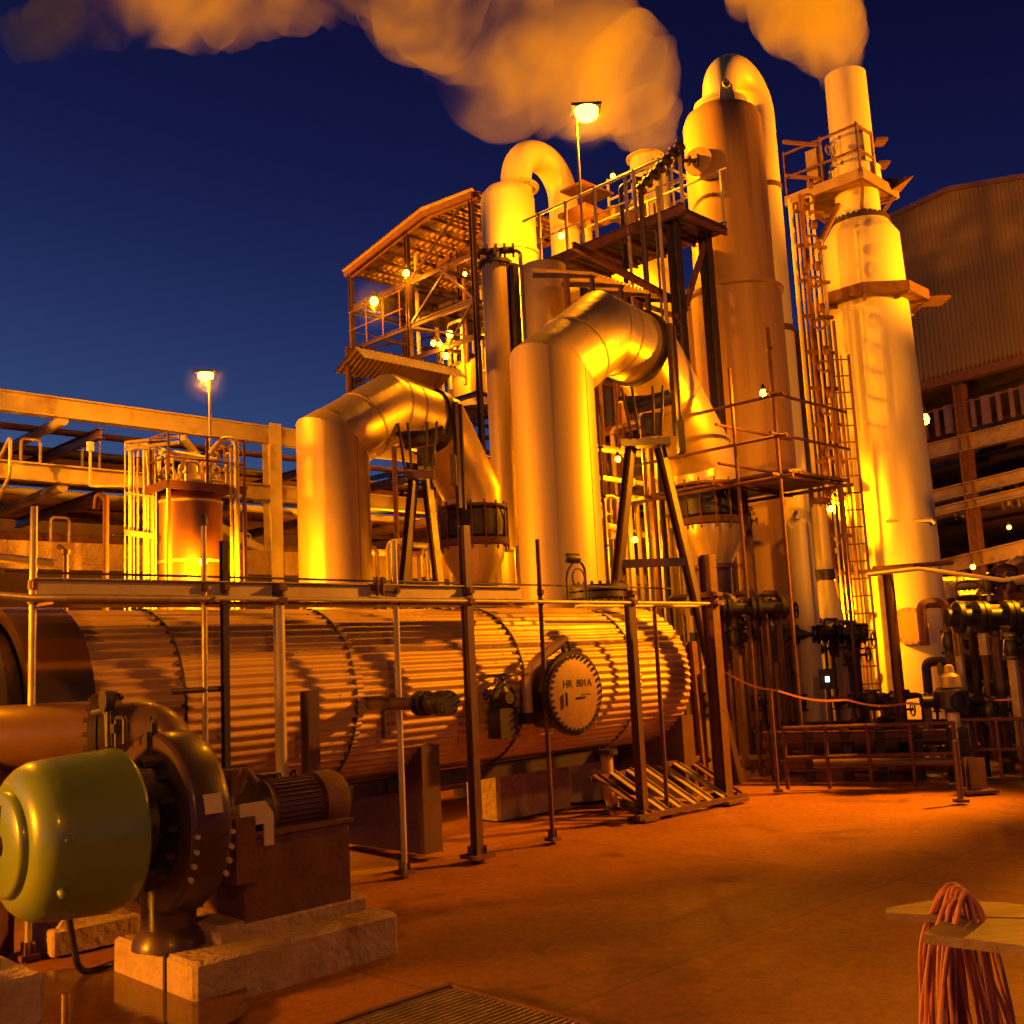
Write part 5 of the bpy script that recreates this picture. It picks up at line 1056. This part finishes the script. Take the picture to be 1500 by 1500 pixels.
m = MB(); p = Ax(.15) + Z * .47; m.box(p + Z * .0, (.03, .05, .12), (U, V, Z)); m.torus(p + Z * .07 - U * .0, U, .03, .009); m.box(Ax(.11) + Z * .42 - V * .02, (.02, .03, .12), (U, V, Z)); m.build('lifting_eye', 'dark', r)
m = MB(); a0 = Ax(.05) + Z * .40 + V * .22; m.pipe([a0, a0 + Z * .16, a0 + Z * .16 - V * .1, a0 - V * .1 + Z * .02], .014, .03); m.box(a0 + Z * .1 + U * .02, (.09, .05, .05), (U, V, Z)); m.pipe([a0 + V * .1, a0 + V * .12 + Z * .2, a0 + V * .3 + Z * .18], .02, .05); m.build('sensor', 'dark', r)
# steel pedestal and guard
r = thing('motor_pedestal', 'dark brown box pedestal under the small motor', 'pedestal', Ax(.8, hb + .1))
MB().bevbox(Ax(.80, (hb + .09 + .70) / 2 + .0), (.70, .46, .70 - hb - .06), (U, V, Z), .008).build('box', 'rust', r)
m = MB(); m.box(Ax(.80, .715), (.74, .50, .02), (U, V, Z)); m.box(Ax(.42, .66, .15), (.12, .30, .34), (U, V, Z)); m.build('top_plate', 'rust', r)
m = MB(); m.lathe(Ax(.38, .62, .305), -V, [(0, .058), (.003, .058)], 24); m.build('port', 'black_rubber', r)
p = Ax(.50, .78, .26); m = MB(); m.poly([p - U * .10 + Z * .12, p + U * .06 + Z * .12, p + U * .11 + Z * .05, p + U * .11 - Z * .12, p + U * .05 - Z * .12, p + U * .05 + Z * .0, p - U * .10 + Z * .0], -V, .012); m.build('guard_plate', 'plate', r)
# small motor
mo = Ax(.92, SH - .02); r = thing('small_motor', 'small finned electric motor with tan end cowl on the brown pedestal', 'motor', Vector((mo.x, mo.y, .73)))
m = MB(); m.lathe(mo - U * .24, U, [(0, .10), (.02, .14), (.04, .15), (.34, .15), (.36, .14)], 40)
for k in range(36):
    q = 2 * math.pi * k / 36; n = V * math.cos(q) + Z * math.sin(q); t_ = V * -math.sin(q) + Z * math.cos(q); m.box(mo - U * .05 + n * .158, (.28, .005, .026), (U, t_, n))
m.build('body', 'brown_paint', r)
MB().lathe(mo + U * .12, U, [(0, .155), (.0, .182), (.13, .182), (.17, .165), (.18, .12), (.18, .02)], 44).build('fan_cowl', 'rust', r)
MB().lathe(mo - U * .30, U, [(0, .17), (.05, .19), (.08, .17), (.10, .12)], 40).build('end_bell', 'dark', r)
m = MB(); [m.box(mo + U * s - V * .1 * t - Z * .17, (.05, .05, .10), (U, V, Z)) for s in (-.1, .08) for t in (-1, 1)]; m.build('foot', 'brown_paint', r)
m = MB(); m.torus(mo + Z * .17 + U * .0, U, .03, .008); m.torus(mo + Z * .165 - U * .12, U, .025, .008); m.box(mo + Z * .15 + V * .12 - U * .1, (.12, .1, .08), (U, V, Z)); m.build('lifting_eye', 'dark', r)
m = MB(); m.cyl(mo - U * .30, mo - U * .40, .05); m.cyl(mo - U * .38 + Z * .0, mo - U * .50, .035); m.build('shaft', 'galv', r)
q = Ax(.44, SH + .17, .1); single(MB().box(q, (.05, .12, .14), (U, V, Z)).pipe([q - Z * .06 + U * .05, q + Z * .06 + U * .1, q + U * .16 - Z * .02], .025, .03), 'terminal_box', 'rust', 'small terminal box with cable between pump casing and small motor', 'box', q - Z * .07)
# big olive green cover
gm = Ax(-.24); r = thing('green_motor', 'large glossy olive green drum shaped motor cover at lower left', 'motor', Vector((gm.x, gm.y, .3)))
prof = [(0, .10), (.005, .235), (.02, .25), (.045, .252), (.048, .275), (.055, .30), (.075, .332), (.105, .360), (.15, .381), (.22, .39), (.50, .408), (.555, .413), (.575, .41), (.585, .395), (.585, .30)]
MB().lathe(Ax(-.70), U, prof, 96, ).build('cover', 'green_paint', r, ang=50)
m = MB(); m.lathe(Ax(-.712), U, [(0, .04), (.0, .05), (.014, .055)], 20); m.box(Ax(-.70, SH + .06) + Z * .05, (.012, .02, .16), (U, V, Z)); m.build('handle', 'dark', r)
m = MB(); n = -V * math.cos(R(-32)) + Z * math.sin(R(-32)); m.lathe(Ax(-.53) + n * .385, n, [(0, .022), (.03, .02), (.04, .01)], 14); n = -V * math.cos(R(5)) + Z * math.sin(R(5)); m.lathe(Ax(-.53) + n * .385, n, [(0, .008), (.012, .007)], 10); m.lathe(Ax(-.50) + n * .388, n, [(0, .008), (.012, .007)], 10); m.build('stud', 'green_paint', r)
MB().pipe([Ax(-.2) + V * .3 - Z * .2, Ax(-.2) + V * .48 - Z * .3, Ax(-.1) + V * .5 - Z * (SH - .02), Ax(.3) + V * .6 - Z * (SH - .02)], .018, .1).build('power_cable', 'black_rubber', r)
m = MB(); m.cyl(Ax(-.3), Ax(.0), .14, seg=28); m.build('shaft_housing', 'dark', r)
# plinth under the motor with its pyramid
k0 = G(77, 1403); r = thing('motor_plinth', 'square concrete plinth with pyramid top under the green motor', 'plinth', k0)
hz = Zat(k0, 1365); MB().bevbox(k0 + U * .27 + V * .2 + Z * (hz / 2), (.54, .40, hz), (U, V, Z), .012).build('block', 'concrete', r)
MB().box(k0 + U * .25 + V * .20 + Z * (hz + .06), (.40, .32, .12), (U, V, Z), taper=.45).build('pyramid_cap', 'concrete', r)
MB().cyl(k0 + U * .25 + V * .20 + Z * (hz + .1), k0 + U * .25 + V * .20 + Z * (SH - .36), .05).build('jack_post', 'rust', r)
k1 = P(66, 1425, 3.55); k1z = k1.z
r = thing('near_plinth', 'nearest concrete block at lower left corner with chipped slab on top', 'plinth', (k1.x, k1.y, 0))
c = Vector((k1.x, k1.y, 0)) - U * .5 + V * .0; MB().bevbox(c + Z * (k1z / 2) + V * .25 - U * .0, (1.0, .5, k1z), (U, V, Z), .012).build('block', 'concrete', r)
MB().box(c + Z * (k1z + .012) + V * .3 + U * .36, (.14, .16, .02), (U * .96 + V * .28, V * .96 - U * .28, Z)).box(c + Z * (k1z + .010) + V * .12 + U * .3, (.1, .14, .016), (U, V, Z)).build('chipped_slab', 'concrete', r)
q = G(95, 1530); single(MB().cyl(q, q + Z * Zat(q, 1455), .018, seg=12), 'standpipe', 'brass', 'short shiny standpipe in the wet gap between plinths', 'pipe', q)
# big copper suction pipe behind the green motor
s0_ = P(-60, 1075, 6.2); s1_ = P(150, 1073, 6.2 + 1.0)
s0_ = P(148, 1072, 6.6); r = thing('suction_pipe', 'thick copper brown suction pipe entering from the left edge behind the motor', 'pipe', (s0_.x, s0_.y, 0)); dx = Vector((-1, -.15, 0)).normalized()
MB().cyl(s0_, s0_ + dx * 3.0, .19, seg=40).build('pipe', 'brown_paint', r); MB().flange(s0_ + Z * 0, dx, .245, .05, 16, 40).flange(s0_ - dx * .06, dx, .245, .05, 16, 40).build('flange', 'dark', r)
MB().pipe([s0_ - dx * .08, s0_ - dx * .35, s0_ - dx * .5 - Z * .5], .17, .25, 28).build('bend', 'brown_paint', r)
m = MB(); [m.box(s0_ + dx * s - Z * (s0_.z / 2), (.1, .3, s0_.z)) for s in (.6, 2.2)]; m.build('support', 'rust', r)
q = P(190, 1052, 6.9); single(MB().lathe(q - Z * .3, Z, [(0, .24), (.2, .24), (.3, .21), (.38, .12), (.40, .01)], 32), 'domed_casing', 'dark', 'dark domed casing peeking over the pump', 'casing', q - Z * .3)
q = P(153, 1026, 5.9); r = thing('pressure_gauge', 'round bright faced pressure gauge above the green motor', 'gauge', q - Z * .12)
nf = Vector((-.75, -.65, 0)).normalized(); MB().lathe(q, nf, [(-.04, .055), (0, .06), (.012, .062), (.012, .052)], 28).build('case', 'dark', r); MB().lathe(q + nf * .004, nf, [(0, .052), (.003, .052)], 28).build('dial', 'brass', r); MB().cyl(q - Z * .05 - nf * .02, q - Z * .2 - nf * .02, .012).build('stem', 'dark', r)

q = Vector((6.62, 11.36, 0)); r = thing('shadow_column', 'added capped column just outside the right edge, casting the yard shadow', 'column', q)  # unseen blocker added to shade the yard and the pump set
MB().lathe(q, Z, [(0, .34), (.1, .34), (.12, .20), (4.9, .20), (5.0, .12), (5.02, .04)], 32).build('shell', 'brown_paint', r)
MB().flange(q + Z * 4.6, Z, .24, .05, 16).build('flange', 'rust', r)
# ------------------------------------------------------------------ hose over boards at lower right
w0 = P(1300, 1332, 2.55); zb_ = w0.z
bA = [P(1297, 1332, 2.6), P(1420, 1316, 2.75), P(1560, 1330, 2.7), P(1560, 1350, 2.55), P(1340, 1345, 2.5)]
def flat(px, py, z): return G(px, py, z)
zb_ = 0.95
A_ = [flat(1297, 1330, zb_), flat(1375, 1317, zb_), flat(1475, 1322, zb_), flat(1560, 1335, zb_), flat(1560, 1345, zb_), flat(1400, 1342, zb_), flat(1298, 1337, zb_)]
B_ = [flat(1352, 1366, zb_), flat(1395, 1338, zb_), flat(1560, 1345, zb_), flat(1620, 1405, zb_), flat(1500, 1384, zb_)]
r = thing('work_table', 'rough board top jutting in from the right edge with hose hung through it', 'table', Vector((flat(1450, 1350, zb_).x, flat(1450, 1350, zb_).y, 0)))
MB().poly(A_, -Z, .018).build('rear_board', 'wood', r); MB().poly([p - Z * .002 for p in B_], -Z, .022).build('front_board', 'wood', r)
pq = flat(1387, 1332, zb_); MB().box(Vector((pq.x, pq.y + .02, (zb_ - .02) / 2)), (.06, .04, zb_ - .02)).build('leg', 'rust', r); pz_ = flat(1560, 1350, zb_); MB().box(Vector((pz_.x, pz_.y, zb_ / 2 - .012)), (.06, .06, zb_ - .024)).build('leg', 'rust', r)
zt = Zat(pq, 1283); MB().tube(fillet([pq - Z * .02 + Y_ * .02, pq + Z * (zt - zb_ - .045) + Y_ * .02, pq + Z * (zt - zb_ - .045) - Y_ * .06], .02), .008, 8).build('hook', 'dark', r)
top = Vector((pq.x, pq.y - .03, zt - .03)); m = MB(); rr = random.Random(5)
def spl(pts, n=8):
    out = []; pts = [Vector(p) for p in pts]; N_ = len(pts)
    for i in range(N_ - 1):
        p0, p1, p2, p3 = pts[max(i - 1, 0)], pts[i], pts[i + 1], pts[min(i + 2, N_ - 1)]
        for k in range(n): t = k / n; out.append(.5 * ((2 * p1) + (p2 - p0) * t + (2 * p0 - 5 * p1 + 4 * p2 - p3) * t * t + (3 * p1 - p0 - 3 * p2 + p3) * t ** 3))
    return out + [pts[-1]]
for k in range(19):
    d = rr.uniform(-1, 1); yy = rr.uniform(-.10, .03); wl = .055 + .055 * rr.random(); wr = .02 + .075 * rr.random(); drop = .50 + .14 * rr.random(); h = .0 + .02 * rr.random()
    T = top + Y_ * yy; j = lambda s: Vector((rr.uniform(-s, s), rr.uniform(-s, s), 0))
    pts = [T + X_ * (-wl * .9) - Z * drop + j(.02), T + X_ * (-wl) - Z * drop * .62 + j(.012), T + X_ * (-wl * .72) - Z * drop * .25 + j(.006), T + X_ * (-wl * .35) - Z * .03 + j(.004), T + Z * h, T + X_ * wr * .5 - Z * .03 + j(.004), T + X_ * (wr * .85) - Z * drop * .3 + j(.008), T + X_ * (wr + .01) - Z * drop * .68 + j(.02), T + X_ * wr * .7 - Z * drop * 1.02 + j(.02), T + X_ * (-.01) - Z * (drop * 1.1) + j(.02)]
    pts = [p + j(.007) + Z * rr.uniform(-.01, .01) if 0 < i < len(pts) - 1 and i != 4 else p for i, p in enumerate(pts)]; m.tube(spl(pts, 6), rr.choice((.0044, .0055, .005)), 8)
single(m, 'hose_coil', 'hose', 'coil of thin orange hose hanging through the board table', 'hose', (top.x, top.y, 0.3))

# ------------------------------------------------------------------ steam
def plume(name, label, pts, rs, dens, nscale, seed, lo=.38, hi=.62, disp=.35):
    pts = [Vector(p) for p in pts]; m = MB(); sp = spl([Vector((*p, )) for p in pts], 8); rsp = [v.x for v in spl([Vector((x, 0, 0)) for x in rs], 8)]
    seg = 40; m.tube(sp, rsp, seg)
    nv = []
    n_ = len(sp)
    for i, v in enumerate(m.v):
        k = min(i // seg, n_ - 1); c = sp[k]; d = v - c; rr_ = rsp[k]
        f = 1 + disp * (noise.noise(v * (.9 / max(rr_, .5)) + Vector((seed, 0, 0))) * 1.2 + .28 * noise.noise(v * (2.0 / max(rr_, .5)) + Vector((0, seed, 0)))) * min(1, k / 10)
        nv.append(c + d * f)
    m.v = nv
    o = m.build(name, 'dark', None, sp[0], ang=180); tag(o, label, 'steam', None, 'stuff')
    mt = bpy.data.materials.new(name); mt.use_nodes = True; t = mt.node_tree; t.nodes.clear(); L = t.links.new
    out = t.nodes.new('ShaderNodeOutputMaterial'); pv = t.nodes.new('ShaderNodeVolumePrincipled'); pv.inputs['Color'].default_value = (.96, .88, .04, 1); pv.inputs['Anisotropy'].default_value = 0.1  # white steam tinted amber: lamplight hue put into its colour
    g = t.nodes.new('ShaderNodeNewGeometry'); n1 = t.nodes.new('ShaderNodeTexNoise'); n1.inputs['Scale'].default_value = nscale; n1.inputs['Detail'].default_value = 3.5; n1.inputs['Roughness'].default_value = .58; n1.inputs['Distortion'].default_value = .9
    mp = t.nodes.new('ShaderNodeMapping'); mp.inputs['Location'].default_value = (seed, seed * 2, 0); L(g.outputs['Position'], mp.inputs[0]); L(mp.outputs[0], n1.inputs['Vector'])
    mr = t.nodes.new('ShaderNodeMapRange'); mr.interpolation_type = 'SMOOTHSTEP'; mr.inputs['From Min'].default_value = lo; mr.inputs['From Max'].default_value = hi; mr.inputs['To Max'].default_value = dens
    L(n1.outputs['Fac'], mr.inputs['Value']); L(mr.outputs[0], pv.inputs['Density']); L(pv.outputs[0], out.inputs['Volume'])
    o.data.materials.clear(); o.data.materials.append(mt); return o
def pr(px, Y, rpx): return rpx / FPX * Y
pl = [(962, 240, 23, 20), (950, 190, 23, 50), (905, 120, 23.2, 95), (830, 70, 23.5, 125), (740, 55, 24, 130), (660, 10, 24.5, 105), (560, -50, 25, 80), (450, -20, 25.5, 62), (330, 10, 26, 55), (200, 10, 26.5, 50), (90, 35, 27, 48), (10, 60, 27.3, 30)]
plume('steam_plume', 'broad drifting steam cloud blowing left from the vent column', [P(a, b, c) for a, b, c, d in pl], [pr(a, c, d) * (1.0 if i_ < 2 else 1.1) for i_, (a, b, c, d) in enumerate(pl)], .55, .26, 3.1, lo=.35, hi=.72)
pl = [(1229, 122, 20, 29), (1227, 95, 20, 38), (1212, 55, 20.2, 62), (1180, 5, 20.5, 88), (1140, -70, 21, 105), (1080, -160, 21.5, 120)]
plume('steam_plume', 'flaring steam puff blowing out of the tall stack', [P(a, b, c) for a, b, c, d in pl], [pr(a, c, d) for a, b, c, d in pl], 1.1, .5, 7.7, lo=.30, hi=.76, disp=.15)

# thin fog balls added round the open lamps to stand in for glare
def halo(label, p, rad, dens):
    o = MB().lathe(Vector(p) - Z * rad, Z, [(rad - rad * math.cos(math.pi * k / 14), max(.001, rad * math.sin(math.pi * k / 14))) for k in range(15)], 24).build('halo', 'dark', None, p, ang=180)
    mt = bpy.data.materials.new('halo'); mt.use_nodes = True; t = mt.node_tree; t.nodes.clear(); out = t.nodes.new('ShaderNodeOutputMaterial'); v = t.nodes.new('ShaderNodeVolumePrincipled'); v.inputs['Density'].default_value = dens; v.inputs['Color'].default_value = (.95, .9, .8, 1)
    tcx = t.nodes.new('ShaderNodeTexCoord'); mpx = t.nodes.new('ShaderNodeMapping'); mpx.inputs['Scale'].default_value = (1 / rad,) * 3; t.links.new(tcx.outputs['Object'], mpx.inputs[0]); gr = t.nodes.new('ShaderNodeTexGradient'); gr.gradient_type = 'SPHERICAL'; t.links.new(mpx.outputs[0], gr.inputs[0]); pw = t.nodes.new('ShaderNodeMath'); pw.operation = 'POWER'; pw.inputs[1].default_value = 2.2; t.links.new(gr.outputs['Fac'], pw.inputs[0]); ml = t.nodes.new('ShaderNodeMath'); ml.operation = 'MULTIPLY'; ml.inputs[1].default_value = dens; t.links.new(pw.outputs[0], ml.inputs[0]); t.links.new(ml.outputs[0], v.inputs['Density']); t.links.new(v.outputs[0], out.inputs['Volume']); o.data.materials.clear(); o.data.materials.append(mt); tag(o, label, 'halo', None, 'stuff')
halo('added halo round the tall pole lamp', P(858, 172, 16.9), .62, .05)
halo('added halo round the left pole lamp', P(302, 560, 12.9), .34, .10)
halo('added halo round the largest structure lamp', P(548, 445, 25.7), .8, .12)
halo('added halo round the upper structure lamp', P(595, 404, 25.2), .6, .12)
